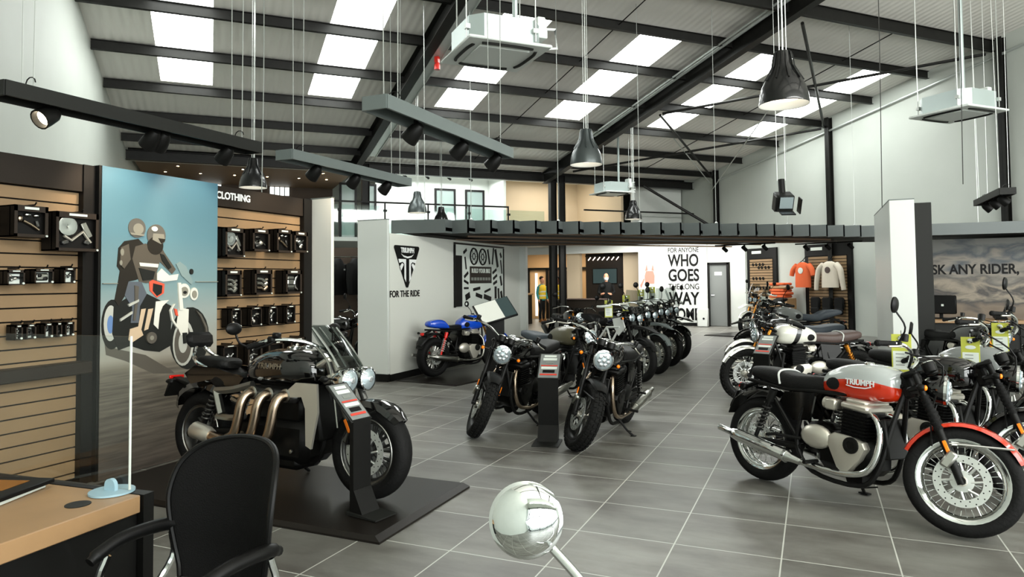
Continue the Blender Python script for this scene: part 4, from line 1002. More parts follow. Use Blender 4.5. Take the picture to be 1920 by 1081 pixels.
# ---------------------------------------------------------------- desk, acrylic screen, leaflets and office chair at lower left
t = thing('desk', 'oak topped desk with dark front panel at the lower left corner', 'desk', (-2.5, 1.99, 0), math.radians(4))
q = MB(); q.box((-.44, -.78, .705), (.88, 1.56, .07), bev=.004); q.build('worktop', 'oak', t)
q = MB(); q.box((-.04, -.75, .335), (.04, 1.5, .67)); q.box((-.44, .03, .37), (.9, .05, .74)); q.box((-.86, -.75, .335), (.04, 1.5, .67)); q.build('body', 'black_satin', t)
q = MB(); q.lathe([(.045, 0), (.045, .003), (0, .003)], (-.13, -.17, .74), 'Z', 24); q.build('cable_grommet', 'charcoal', t)
t = thing('acrylic_screen', 'clear acrylic counter screen standing on the oak desk with a round foot', 'screen', (-2.62, 1.97, .742), math.radians(4))
q = MB(); q.box((-.6, .02, .32), (1.3, .008, .62), bev=.002); q.build('pane', 'acrylic', t)
q = MB(); q.box((.052, .02, .32), (.004, .009, .62)); q.build('pane_edge', 'tag_paper', t)
q = MB(); q.lathe([(.085, 0), (.085, .008), (0, .01)], (-.02, -.0, 0), 'Z', 28); q.build('foot_plate', 'blue_base', t)
q = MB(); q.prism([(.028 * math.cos(a * PI / 10), .028 * math.sin(a * PI / 10) + .02) for a in range(11)] + [(-.028, 0), (.028, 0)], lambda a, b, h: (a - .02, h, b + .008), -.012, .004); q.build('clip', 'blue_base', t)
for k, (x, y, rz, mm, lb) in enumerate(((-3.02, 1.72, .35, 'tag_paper', 'pale lower leaflet of the two lying at the back of the oak desk'), (-3.0, 1.74, .3, 'ink_black', 'black leaflet with an orange picture lying on top of the pale one'))):
    t = thing('leaflet', lb, 'leaflet', (x, y, .742 + k * .02), rz)
    q = MB(); q.box((0, 0, .009), (.24, .32, .018), bev=.003); q.build('cover', mm, t)
    if k:
        q = MB(); q.box((-.02, .04, .0185), (.14, .14, .002)); q.build('cover_picture', 'gold_fork', t)
        text('lettering', 'RIDE OUT', .02, (.08, -.06, .0195), (0, 0, R90), 'tag_paper', t) if False else None
def chair():
    t = thing('office_chair', 'black mesh office chair seen from behind beside the oak desk', 'office chair', (-1.98, 1.76, 0), math.radians(-97))
    # local +X is the way the chair faces
    q = MB(); secs = []
    for (z, w, x) in ((.51, .2, -.17), (.55, .225, -.2), (.63, .25, -.215), (.73, .27, -.225), (.81, .277, -.235), (.90, .262, -.25), (.955, .225, -.262), (.985, .17, -.268), (1.0, .09, -.27)):
        secs.append([(x + d + .1 * (y / .25) ** 2, y, z) for y, d in [(w * math.cos(a), .012 * math.sin(a)) for a in [2 * PI * j / 24 for j in range(24)]]])
    q.loft(secs); q.build('backrest', 'fabric_black', t)
    q = MB(); pth = []
    for (z, w, x) in ((.51, .2, -.17), (.55, .225, -.2), (.63, .25, -.215), (.73, .27, -.225), (.81, .277, -.235), (.90, .262, -.25), (.955, .225, -.262), (.985, .17, -.268), (1.0, .09, -.27)):
        pth.append((x + .1 * (w / .25) ** 2, w, z))
    pth = pth + [(-.27, 0, 1.004)] + [(a, -b, c) for a, b, c in pth[::-1]]
    q.tube(sp(pth, 3), .011, 8); q.build('back_frame', 'plastic_black', t)
    q = MB(); q.tube(sp([(-.1, 0, .42), (-.24, 0, .46), (-.27, 0, .6), (-.25, 0, .75)], 4), .024, 8); q.build('back_support', 'plastic_black', t)
    q = MB(); q.loft([[(xx + .05, yy * w, z) for xx, yy in [(.24 * math.cos(2 * PI * j / 20), math.sin(2 * PI * j / 20)) for j in range(20)]] for z, w in ((.43, .2), (.45, .25), (.49, .255), (.51, .22))]); q.build('seat', 'fabric_black', t)
    for sd in (1, -1):
        q = MB(); q.tube(sp([(-.17, sd * .25, .665), (-.1, sd * .275, .69), (.05, sd * .28, .69), (.14, sd * .275, .665), (.18, sd * .27, .645)], 5), [.024 if 2 < i < 18 else .018 for i in range(21)], 10); a = q.build('armrest', 'plastic_black', t)
        q = MB(); q.tube(sp([(-.12, sd * .27, .66), (-.13, sd * .28, .56), (-.02, sd * .27, .44), (.05, sd * .2, .42)], 4), .013, 8); q.tube(sp([(.12, sd * .27, .65), (.14, sd * .28, .56), (.06, sd * .27, .45), (.02, sd * .2, .42)], 4), .013, 8); q.build('arm_bracket', 'chrome', a)
    q = MB(); q.tube([(0.02, 0, .42), (.02, 0, .1)], .026, 12); q.build('gas_column', 'chrome', t)
    for k in range(5):
        a = 2 * PI * k / 5 + .3
        q = MB(); q.tube([(.02, 0, .11), (.02 + .3 * math.cos(a), .3 * math.sin(a), .075)], [.026, .018], 8); l = q.build('base_leg', 'plastic_black', t)
        q = MB(); q.lathe([(.028, -.018), (.03, 0), (.028, .018)], (.02 + .3 * math.cos(a), .3 * math.sin(a), .03), (-math.sin(a), math.cos(a), 0), 12); q.build('castor', 'plastic_black', l)
chair()
# ---------------------------------------------------------------- low plinths under the motorcycles
def plinth(label, pts, h=.04):
    q = MB(); n = len(pts); cx = sum(p[0] for p in pts) / n; cy = sum(p[1] for p in pts) / n
    def ins(p, d):
        v = Vector((p[0] - cx, p[1] - cy)); L = v.length; return (cx + v.x * (1 - d / L), cy + v.y * (1 - d / L))
    q.loft([[(*p, 0.0) for p in pts], [(*p, h * .35) for p in pts], [(*ins(p, .05), h) for p in pts]])
    return tag(q.build('display_plinth', 'plinth_dark', flat=True), label, 'display plinth')
mat('plinth_dark', S(40, 36, 33), .32, noise=(2, .15))
plinth('low black plinth under the large black motorcycle', [(-5.2, 3.6), (-2.45, 3.58), (-2.47, 4.82), (-5.2, 4.82)])
plinth('low dark plinth under the blue motorcycle', [(-6.2, 9.55), (-5.02, 9.38), (-4.6, 11.9), (-5.85, 12.1)], .02)
plinth('low dark plinth under the farthest motorcycle beside the eyewear display', [(-2.9, 20.2), (-.2, 19.2), (.3, 20.6), (-2.2, 21.6)], .03)
# ---------------------------------------------------------------- price stands
def price_stand(label, loc, rz, post_h=.6, w=.2, base=(.26, .26)):
    t = thing('price_stand', label, 'price stand', loc, rz)   # local -Y is the reading side
    q = MB(); q.loft([[(-base[0] / 2, -base[1], 0), (base[0] / 2, -base[1], 0), (base[0] / 2, .03, 0), (-base[0] / 2, .03, 0)], [(-base[0] / 2, -base[1], .008), (base[0] / 2, -base[1], .008), (base[0] / 2, .03, .02), (-base[0] / 2, .03, .02)]]); q.build('base_plate', 'charcoal', t, flat=True)
    q = MB(); q.box((0, 0, post_h / 2), (w, .035, post_h)); q.loft([[(-w / 2, -.02, .16), (w / 2, -.02, .16), (w / 2, .0, .16), (-w / 2, .0, .16)], [(-w / 2, -.1, .01), (w / 2, -.1, .01), (w / 2, -.0, .01), (-w / 2, -.0, .01)]]); q.build('post', 'black_satin', t, flat=True)
    M = Matrix.Translation((0, -.0, post_h)) @ Matrix.Rotation(math.radians(-48), 4, 'X')
    q = MB(M); q.box((0, 0, .15), (w + .03, .015, .34), bev=.004); hd = q.build('header_panel', 'charcoal', t)
    q = MB(M); q.box((0, -.009, .15), (w, .004, .31)); q.build('price_card', 'paint_grey', hd)
    for z, ww, hh, mm in ((.275, .62, .025, 'tag_paper'), (.235, .7, .03, 'tag_paper'), (.19, .4, .03, 'ink_grey'), (.15, .85, .012, 'ink_red'), (.12, .8, .03, 'tag_paper'), (.075, .6, .035, 'ink_black'), (.035, .85, .018, 'ink_red')):
        q = MB(M); q.box((0, -.0125, z), (w * ww, .003, hh)); q.build('printed_line', mm, hd)
price_stand('black price stand on the plinth before the front wheel of the large black motorcycle', (-2.84, 3.93, .045), math.radians(80), .62, .16, (.2, .24))
price_stand('black price stand between the two front facing black motorcycles', (-2.45, 6.5, 0), math.radians(12), .62, .2)
price_stand('black price stand leaning before the white and brown motorcycle', (-.62, 9.1, 0), math.radians(-22), .66, .2)
t = thing('information_stand', 'dark stand with a large tilted picture panel behind the front facing motorcycles', 'information stand', (-3.86, 8.3, 0), math.radians(25))
q = MB(); q.box((0, 0, .55), (.24, .1, 1.1)); q.box((0, -.05, .012), (.36, .4, .024)); q.build('post', 'black_satin', t)
M = Matrix.Translation((0, -.02, 1.2)) @ Matrix.Rotation(math.radians(-48), 4, 'X') @ Matrix.Rotation(math.radians(-22), 4, 'Y')
q = MB(M); q.box((0, 0, 0), (.5, .03, .38), bev=.006); h = q.build('header_panel', 'plastic_black', t)
q = MB(M); q.box((-.08, -.017, .0), (.3, .004, .35)); q.build('printed_card', 'ftr_grey', h)
q = MB(M); q.box((.155, -.017, .0), (.16, .004, .35)); q.build('picture', 'screen_teal', h)
# ---------------------------------------------------------------- motorcycles (local axes: x forward, y left, z up)
def fender(q, c, R, a0, a1, w, drop=.03, n=14, th=.006):
    """curved mudguard strip about the wheel centre c, angles in degrees from forward, upwards"""
    secs = []
    for i in range(n + 1):
        a = math.radians(a0 + (a1 - a0) * i / n); ca, sa = math.cos(a), math.sin(a)
        k = min(1, .55 + .45 * math.sin(PI * (i + .4) / (n + .8)) * 1.6)
        ring = []
        for r_, y in ((R - drop, -w / 2), (R - .008, -w * .42), (R, -w * .2), (R + .004, 0), (R, w * .2), (R - .008, w * .42), (R - drop, w / 2)):
            ring.append((c[0] + ca * r_, y * k, c[2] + sa * r_))
        for r_, y in ((R - drop, w / 2 - th), (R - .016, w * .38), (R - .01, 0), (R - .016, -w * .38), (R - drop, -w / 2 + th)):
            ring.append((c[0] + ca * r_, y * k, c[2] + sa * r_))
        secs.append(ring)
    q.loft(secs)
def wheel(root, name, x, R, w, rimR, kind, M, rim_m, hub_m, tread='rubber', discs=(1,), disc_r=.155, nsp=36, spoke_m='chrome'):
    c = (x, 0, R)
    q = MB(M); t = w * .38
    q.lathe([(rimR - .012, -t), (rimR + .01, -t - .004), (rimR + .008, -t + .012), (rimR - .016, -t * .5), (rimR - .022, 0), (rimR - .016, t * .5), (rimR + .008, t - .012), (rimR + .01, t + .004), (rimR - .012, t), (rimR - .022, t * .8), (rimR - .034, t * .4), (rimR - .036, 0), (rimR - .034, -t * .4), (rimR - .022, -t * .8)], c, 'Y', 40, closed=True)
    rim = q.build(name, rim_m, root)
    q = MB(M); h = R - rimR
    pr = [(rimR, -w * .36), (rimR + .3 * h, -w * .48), (rimR + .6 * h, -w * .49), (R - .14 * h, -w * .36), (R - .03 * h, -w * .18), (R, 0), (R - .03 * h, w * .18), (R - .14 * h, w * .36), (rimR + .6 * h, w * .49), (rimR + .3 * h, w * .48), (rimR, w * .36)]
    q.lathe(pr, c, 'Y', 48, closed=True)
    if tread == 'tread':
        for j in range(40):
            for y, dy in ((-.28, 0), (0, .5), (.28, 0)):
                a = 2 * PI * (j + dy) / 40; rr = R - .035 * h - abs(y) * h * .35
                M2 = Matrix.Translation(c) @ Matrix.Rotation(-a, 4, 'Y') @ Matrix.Translation((rr, y * w, 0)) @ Matrix.Rotation(y * 1.5, 4, 'Z')
                hx, hy, hz = .012, w * .1, .016
                q.add([(p, s_, u) for p in (-hx, hx) for s_ in (-hy, hy) for u in (-hz, hz)], [(0, 1, 3, 2), (4, 6, 7, 5), (0, 4, 5, 1), (2, 3, 7, 6), (0, 2, 6, 4), (1, 5, 7, 3)], (M @ M2) if M else M2)
    q.build('tyre', tread, rim, ang=60)
    q = MB(M); q.lathe([(.02, -w * .62), (.03, -w * .6), (.032, -.04), (.045, -.035), (.045, .035), (.032, .04), (.03, w * .6), (.02, w * .62)], c, 'Y', 20); q.build('hub', hub_m, rim)
    q = MB(M)
    if kind == 'spoke':
        for j in range(nsp):
            a = 2 * PI * j / nsp; sd = 1 if j % 2 else -1; b = a + (.32 if (j // 2) % 2 else -.32)
            q.tube([(c[0] + .042 * math.cos(b), sd * .034, c[2] + .042 * math.sin(b)), (c[0] + (rimR - .03) * math.cos(a), sd * .006, c[2] + (rimR - .03) * math.sin(a))], .0023, 4, caps=False)
        q.build('spokes', spoke_m, rim)
    else:
        n = int(kind)
        for j in range(n):
            a = 2 * PI * j / n + .2
            for da in (-.13, .13):
                p0 = Vector((c[0] + .035 * math.cos(a), 0, c[2] + .035 * math.sin(a))); p1 = Vector((c[0] + (rimR - .028) * math.cos(a + da), 0, c[2] + (rimR - .028) * math.sin(a + da)))
                q.tube([p0, (p0 + p1) / 2, p1], [.017, .011, .013], 6)
        q.build('spokes', spoke_m, rim)
    for sd in discs:
        q = MB(M); y = sd * w * .46 if kind == 'spoke' else sd * min(w * .5, .08)
        q.lathe([(disc_r * .7, y - .003), (disc_r, y - .003), (disc_r, y + .003), (disc_r * .7, y + .003)], c, 'Y', 40, closed=True)
        if kind == 'spoke': q.lathe([(.03, y - .006), (disc_r * .42, y - .003), (disc_r * .42, y + .003), (.03, y + .006)], c, 'Y', 30, closed=True)
        q.m = 1
        for j in range(32):
            a = 2 * PI * j / 32; rr_ = disc_r * (.78 + .14 * (j % 2)); q.lathe([(.0045, -.0036), (.0045, .0036)], (c[0] + rr_ * math.cos(a), y, c[2] + rr_ * math.sin(a)), 'Y', 6)
        q.m = 0
        for j in range(8):
            a = 2 * PI * j / 8
            q.tube([(c[0] + disc_r * .3 * math.cos(a), y, c[2] + disc_r * .4 * math.sin(a)), (c[0] + disc_r * .7 * math.cos(a + .15), y, c[2] + disc_r * .7 * math.sin(a + .15))], .008, 5)
        dsk = q.build('brake_disc', ['disc_steel', 'black_matt'], rim)
    return rim
def arcpts(c, r, a0, a1, n, y):
    return [(c[0] + r * math.cos(math.radians(a0 + (a1 - a0) * i / n)), y, c[2] + r * math.sin(math.radians(a0 + (a1 - a0) * i / n))) for i in range(n + 1)]
def sections(tab, n=20, e=.62, low=1.0):
    return [se(x, 0, z, hy, hz, e, n, low) for x, z, hy, hz in tab]
def smooth_tab(tab, k=4):
    P = sp([(a, b, c) for a, b, c, d in tab], k); D = sp([(d, 0, 0) for a, b, c, d in tab], k)
    return [(p.x, p.y, max(.004, p.z), max(.004, d.x)) for p, d in zip(P, D)]
DEF = dict(wb=1.445, fR=.325, fw=.1, frim=.24, rR=.322, rw=.15, rrim=.225, kind='spoke', rim='chrome', spoke_m='chrome', tread='rubber', rake=25.5, steer=0, lean=-.09,
    tank='gloss_black', tank2=None, split=0, fender='gloss_black', rfender='gloss_black', seat='leather_black', fork='black_satin', upper='black_satin', gaiter=True, reflector=True, bars='high',
    bar_m='chrome', exhaust='classic', ex_m='chrome', head='round', mirrors=True, cover='alu', shock=True, side='gloss_black', piping=None, adv=False, accent='panel_white', logo=None, seat_kind='bench', group=None, stand=True, forklow='black_satin', screen=False, nsp=32, hose=True, trellis=False, tailw=False, bar_z=0.0)
def motorcycle(label, loc, heading, **kw):
    P = dict(DEF); P.update(kw); hd = math.radians(heading)
    root = thing('motorcycle', label, 'motorcycle', (*loc[:2], (loc[2] if len(loc) > 2 else 0) + .006), hd, P['group'], P['lean'])
    fx, rx = P['wb'] / 2, -P['wb'] / 2; fR, rR = P['fR'], P['rR']
    tr = math.tan(math.radians(P['rake'])); cr = math.cos(math.radians(P['rake'])); sr = math.sin(math.radians(P['rake']))
    A = Vector((-sr, 0, cr)); H0 = Vector((fx - .045, 0, fR))
    M = Matrix.Translation(H0) @ Matrix.Rotation(math.radians(P['steer']), 4, A) @ Matrix.Translation(-H0)
    up_ = .12 if P['adv'] else 0
    zt = .93 + up_
    xt = lambda z: fx - (z - fR) * tr          # fork line
    B = lambda nm, q, m, par=root, **k: q.build(nm, m, par, **k)
    # wheels
    wheel(root, 'front_wheel', fx, fR, P['fw'], P['frim'], P['kind'], M, P['rim'], 'alu', P['tread'], (1, -1) if P['adv'] else (-1,), .155, P['nsp'], P['spoke_m'])
    wheel(root, 'rear_wheel', rx, rR, P['rw'], P['rrim'], P['kind'], None, P['rim'], 'alu', P['tread'], (-1,), .12, P['nsp'], P['spoke_m'])
    # fork
    for sd in (1, -1):
        y = sd * .098
        q = MB(M); q.tube([(fx + .004, y, fR - .02), (xt(.62), y, .62)], .025, 12); q.tube([(fx, y - .02, fR), (fx, y + .02, fR)], .024, 12); leg = B('fork_leg', q, P['forklow'])
        q = MB(M); q.tube([(xt(.6), y, .6), (xt(zt + .03), y, zt + .03)], .02, 12); B('upper_tube', q, P['upper'], leg)
        if P['gaiter']:
            q = MB(M); N = 15; q.tube([(xt(.6 + .2 * i / N), y, .6 + .2 * i / N) for i in range(N + 1)], [.03 if i % 2 else .024 for i in range(N + 1)], 12); B('gaiter', q, 'rubber', leg)
        if P['reflector']:
            q = MB(M); z = .5; mx = Matrix.Translation((xt(z), y + sd * .027, z)) @ Matrix.Rotation(-math.atan(tr), 4, 'Y'); q.M = M @ mx; q.box((0, 0, 0), (.022, .008, .095), bev=.004); B('reflector', q, 'orange_lens', leg)
    q = MB(M); q.box((xt(.84) - .03, 0, .84), (.1, .26, .035), (0, -math.atan(tr), 0), .01); q.box((xt(zt) - .03, 0, zt), (.1, .26, .03), (0, -math.atan(tr), 0), .01); q.tube([(xt(.83) - .06, 0, .83), (xt(zt) - .06, 0, zt)], .03, 10); B('triple_clamp', q, 'engine_black')
    q = MB(M); q.box((fx - .07, -.115, fR + .11), (.06, .05, .11), (0, .5, 0), .012); B('brake_caliper', q, 'steel')
    # front mudguard
    q = MB(M)
    if P['adv']:
        q.loft([[(fx + .36 + .0, y, .74 + .02), (fx + .36, -y, .76), (fx + .36, -y, .77), (fx + .36, y, .77)] for y in (.03,)] + [[(fx + .1, y, .82), (fx + .1, -y, .82), (fx + .1, -y, .85), (fx + .1, y, .85)] for y in (.09,)] + [[(fx - .12, y, .8), (fx - .12, -y, .8), (fx - .12, -y, .86), (fx - .12, y, .86)] for y in (.08,)]); B('beak', q, P['fender']); q = MB(M)
    fender(q, (fx, 0, fR), fR + .028, *P.get('fa', (28, 158)), P['fw'] + .035); mg = B('front_mudguard', q, P['fender'])
    q = MB(M)
    for sd in (1, -1):
        q.tube([(fx + (fR + .02) * math.cos(.75), sd * (P['fw'] / 2 + .01), fR + (fR + .02) * math.sin(.75)), (xt(.53), sd * .08, .53)], .007, 6)
    B('stay', q, 'chrome' if P['rim'] == 'chrome' else 'black_satin', mg)
    # headlight and clocks
    hx = xt(.86 + up_) + .1; hz = .86 + up_
    if P['head'] == 'round':
        q = MB(M); q.lathe([(.0, -.1), (.05, -.095), (.08, -.06), (.094, -.01), (.096, .03)], (hx, 0, hz), 'X', 28, caps=False); hl = B('headlight', q, 'gloss_black')
        q = MB(M); q.lathe([(.093, .026), (.1, .03), (.1, .045), (.088, .048)], (hx, 0, hz), 'X', 28, caps=False); B('rim_ring', q, 'chrome', hl)
        q = MB(M); q.lathe([(.09, .04), (.06, .056), (.03, .062), (0, .064)], (hx, 0, hz), 'X', 28, caps=False); B('lens', q, 'lamp_glass', hl)
        q = MB(M)
        for j in range(7):
            a = 2 * PI * j / 7; q.ell((hx + .058, .045 * math.cos(a), hz + .045 * math.sin(a)), (.008, .022, .018), 8, 5)
        q.ell((hx + .066, 0, hz), (.008, .02, .02), 10, 5); B('lamp_core', q, 'lamp_core', hl)
    elif P['head'] == 'twin':
        for sd in (1, -1):
            q = MB(M); q.lathe([(.0, -.1), (.05, -.09), (.066, -.03), (.07, .02), (.06, .03)], (hx, sd * .08, hz), 'X', 22, caps=False); hl = B('headlight', q, 'gloss_black')
            q = MB(M); q.lathe([(.064, .02), (.04, .034), (0, .04)], (hx, sd * .08, hz), 'X', 22, caps=False); B('lens', q, 'lamp_glass', hl)
    elif P['head'] == 'fly':
        q = MB(M); q.loft([se(hx - .06, 0, hz + .02, .13, .13, .8), se(hx + .0, 0, hz + .03, .125, .12, .8), se(hx + .06, 0, hz + .02, .1, .1, .8), se(hx + .09, 0, hz, .09, .09, .9)]); hl = B('cowl', q, P['tank'])
        q = MB(M); q.lathe([(.08, .0), (.05, .02), (0, .026)], (hx + .09, 0, hz), 'X', 24); B('lens', q, 'lamp_glass', hl)
    for sd in (1, -1):
        q = MB(M); q.lathe([(.0, -.06), (.035, -.05), (.042, -.01), (.042, .01), (.036, .014), (0, .014)], (hx - .07, sd * .05, hz + .15), (-.55, 0, 1), 20); g = B('gauge', q, 'black_satin')
        q = MB(M); q.lathe([(.035, .0155), (0, .0155)], (hx - .07, sd * .05, hz + .15), (-.55, 0, 1), 20, caps=False); q.lathe([(.036, .0145), (.043, .015), (.043, .009)], (hx - .07, sd * .05, hz + .15), (-.55, 0, 1), 20, caps=False); B('bezel', q, 'chrome', g)
    # handlebar
    bx, bz = xt(zt) - .05, zt + .06 + P['bar_z']
    if P['bars'] == 'high': half = [(bx, 0, bz), (bx + .01, .06, bz), (bx + .03, .16, bz + .07), (bx - .02, .27, bz + .1), (bx - .12, .4, bz + .07)]
    elif P['bars'] == 'wide': half = [(bx, 0, bz), (bx + .01, .08, bz), (bx + .02, .2, bz + .06), (bx - .06, .34, bz + .06), (bx - .18, .46, bz + .02)]
    else: half = [(bx + .02, 0, bz - .06), (bx + .04, .1, bz - .06), (bx + .04, .18, bz - .06), (bx - .02, .28, bz - .08), (bx - .08, .35, bz - .1)]
    full = [(a, -b, c) for a, b, c in half[:0:-1]] + half
    pth = sp(full, 5)
    q = MB(M); q.tube(pth, .012, 8); hb = B('handlebar', q, P['bar_m'])
    for sd in (1, -1):
        a, b = Vector(half[-2]), Vector(half[-1])
        if sd < 0: a.y, b.y = -a.y, -b.y
        a = a + (b - a) * .3; d = (b - a).normalized()
        q = MB(M); q.tube([a, b + d * .01], .018, 10); q.lathe([(.021, 0), (.021, .02), (.012, .03)], b, d, 10); B('grip', q, 'rubber', hb)
        q = MB(M); q.tube(sp([a - d * .03 + Vector((.02, 0, 0)), a + d * .02 + Vector((.05, 0, -.01)), b + Vector((.055, 0, -.015))], 3), .007, 6); B('lever', q, 'alu', hb)
        q = MB(M); q.box(a - d * .035, (.04, .05, .035), bev=.008); q.lathe([(.022, 0), (.024, .04), (.02, .045)], a - d * .05 + Vector((.02, 0, .02)), 'Z', 10); B('switch_gear', q, 'plastic_black', hb)
        if P['mirrors']:
            mz = .2 + P.get('mirror_up', 0)
            s0 = a - d * .03; s1 = s0 + Vector((.04, sd * .05, mz * .5)); s2_ = s0 + Vector((-.02, sd * .1, mz))
            q = MB(M); q.tube(sp([s0, s1, s2_], 4), .006, 6); q.lathe([(.0, -.012), (.04, -.01), (.052, 0), (.052, .01), (.046, .012)], s2_ + Vector((0, 0, .03)), (-1, -sd * .15, .05), 22); mr_ = B('mirror', q, P.get('mirror_m', 'plastic_black'))
            q = MB(M); q.lathe([(.046, .0115), (0, .0125)], s2_ + Vector((0, 0, .03)), (-1, -sd * .15, .05), 22, caps=False); B('mirror_glass', q, 'mirror_glass', mr_)
        q = MB(M); q.tube([(hx - .08, sd * .1, hz - .02), (hx - .08, sd * .18, hz - .02)], .007, 6); q.ell((hx - .08, sd * .2, hz - .02), (.03, .022, .022), 10, 7); ii = B('indicator', q, 'black_satin')
        q = MB(M); q.ell((hx - .056, sd * .2, hz - .02), (.012, .018, .018), 8, 6); B('indicator_lens', q, 'orange_lens', ii)
        if P['adv']:
            q = MB(M); q.tube(sp([b + d * .02, b + Vector((.1, 0, .0)), a + Vector((.12, -sd * .02, .0))], 3), .02, 6); B('hand_guard', q, P['accent'], hb)
    if P['hose']:
        q = MB(M)
        for sd in (1, -1): q.tube(sp([(bx, sd * .2, bz + .06), (hx + .02, sd * .12, hz + .14), (xt(.75) + .02, sd * .07, .72), (xt(.55) - .06, sd * .08, .5)], 4), .006, 5)
        B('cable', q, 'black_satin')
    if P['screen']:
        q = MB(M); rows = []
        for h, w, dx in ((0, .11, .1), (.12, .15, .05), (.26, .16, -.02), (.36, .12, -.08)):
            rows.append([(hx + dx - .25 * (y ** 2) * 8, y, hz + .08 + h) for y in [w * (j / 4 - 1) for j in range(9)]])
        vs = [p for r_ in rows for p in r_]; q.add(vs, [(i * 9 + j, i * 9 + j + 1, (i + 1) * 9 + j + 1, (i + 1) * 9 + j) for i in range(3) for j in range(8)]); B('windscreen', q, 'screen_smoke')
    # tank
    dz = up_ * .7
    tab = smooth_tab([(-.19, .80 + dz, .06, .045), (-.15, .82 + dz, .1, .085), (-.02, .845 + dz, .128, .118), (.13, .855 + dz, .14, .128), (.25, .855 + dz, .132, .122), (.33, .85 + dz, .1, .1), (.36, .845 + dz, .05, .06)], 3)
    q = MB(); q.loft(sections(tab, 24, .72))
    ms = P['tank']
    tk = B('fuel_tank', q, ms, ang=50)
    q = MB(); q.lathe([(.036, 0), (.036, .012), (.026, .02), (0, .021)], (.14, -.03, .975 + dz), 'Z', 18); B('filler_cap', q, 'chrome', tk)
    for sd in (1, -1):
        q = MB(); q.loft([[(x, sd * (yy + .004), z0_ + h * math.sin(2 * PI * j / 14)) if 0 else (x + .05 * math.cos(2 * PI * j / 14), sd * yy, z0_ + h * math.sin(2 * PI * j / 14)) for j in range(14)] for x, yy, z0_, h in ((-.07, .095, .825 + dz, .045), (-.07, .127, .825 + dz, .042), (-.07, .131, .825 + dz, .03))]); B('knee_pad', q, 'rubber', tk)
        if P['logo'] and sd < 0:
            text('badge', P['logo'], .052, (.14, -.1445, .853 + dz), (R90, 0, 0), 'ink_white', tk, sx=.95, off=.0015, ext=.002)
            q = MB(); q.tube([(.04, -.141, .828 + dz), (.1, -.1455, .818 + dz), (.18, -.1455, .82 + dz), (.22, -.143, .832 + dz)], .004, 5); B('badge_underline', q, 'ink_white', tk)
    # seat
    sz = dz * .9
    if P['seat_kind'] == 'bench': st = [(-.14, .795, .075, .06), (-.25, .795, .115, .065), (-.42, .79, .135, .066), (-.56, .81, .135, .066), (-.68, .825, .125, .06), (-.79, .835, .1, .045), (-.82, .835, .05, .015)]
    elif P['seat_kind'] == 'solo': st = [(-.14, .79, .075, .045), (-.25, .785, .12, .04), (-.42, .785, .135, .04), (-.52, .81, .12, .045), (-.56, .83, .08, .02)]
    else: st = [(-.14, .81, .075, .06), (-.25, .80, .11, .06), (-.42, .79, .14, .06), (-.55, .84, .13, .075), (-.7, .87, .12, .065), (-.86, .89, .09, .04), (-.9, .89, .05, .015)]
    st = [(a, b + sz, c, d) for a, b, c, d in st]
    q = MB(); q.loft(sections(smooth_tab(st, 3), 20, .55)); s_o = B('seat', q, P['seat'], ang=60)
    if P['piping']:
        q = MB(); q.tube(sp([(-.5, -.139, .77 + sz), (-.52, -.125, .855 + sz), (-.53, 0, .878 + sz), (-.52, .125, .855 + sz), (-.5, .139, .77 + sz)], 4), .008, 6); B('strap', q, P['piping'], s_o)
    # rear end
    if P['tailw']:
        q = MB(); q.loft(sections(smooth_tab([(-.48, .80, .13, .03), (-.56, .85, .13, .07), (-.68, .865, .12, .075), (-.82, .865, .09, .05), (-.87, .865, .04, .015)], 3), 18, .6)); B('tail_cowl', q, P['tank'])
    q = MB(); fender(q, (rx, 0, rR + .02), rR + .06, 62, 150 if not P['adv'] else 120, P['rw'] + .03); rf = B('rear_mudguard', q, P['rfender'])
    tx, tz = -.93, .70 + sz
    q = MB(); q.tube([(-.78, 0, .76 + sz), (tx, 0, tz)], .02, 8); q.box((tx, 0, tz), (.06, .1, .06), (0, .3, 0), .012); q.box((tx - .06, 0, tz - .13), (.012, .17, .2), (0, .35, 0), .004); tl = B('tail_bracket', q, 'black_satin')
    q = MB(); q.box((tx - .03, 0, tz + .008), (.03, .085, .05), (0, .3, 0), .012); B('tail_light', q, 'red_lens', tl)
    for sd in (1, -1):
        q = MB(); q.tube([(tx + .02, 0, tz + .02), (tx, sd * .11, tz + .02)], .006, 6); q.ell((tx, sd * .13, tz + .02), (.025, .022, .02), 10, 7); ii = B('rear_indicator', q, 'black_satin', tl)
    # frame
    q = MB(); hd_ = (xt(.86) - .09, 0, .86)
    for sd in (1, -1):
        q.tube(sp([hd_, (.33, sd * .07, .6), (.27, sd * .12, .3), (.15, sd * .14, .17), (-.2, sd * .14, .19), (-.34, sd * .13, .36), (-.3, sd * .12, .62), (-.2, sd * .1, .76)], 4), .017, 8)
        q.tube([(hd_[0], sd * .03, hd_[2]), (.0, sd * .1, .76), (-.45, sd * .12, .74 + sz * .5), (-.82, sd * .1, .77 + sz)], .015, 8); q.tube([(-.34, sd * .13, .4), (-.62, sd * .12, .74 + sz * .6)], .014, 8)
    q.box((xt(.86) - .085, 0, .86), (.07, .07, .16), (0, -math.atan(tr), 0), .015); B('frame', q, 'black_satin' if not P['trellis'] else 'black_satin')
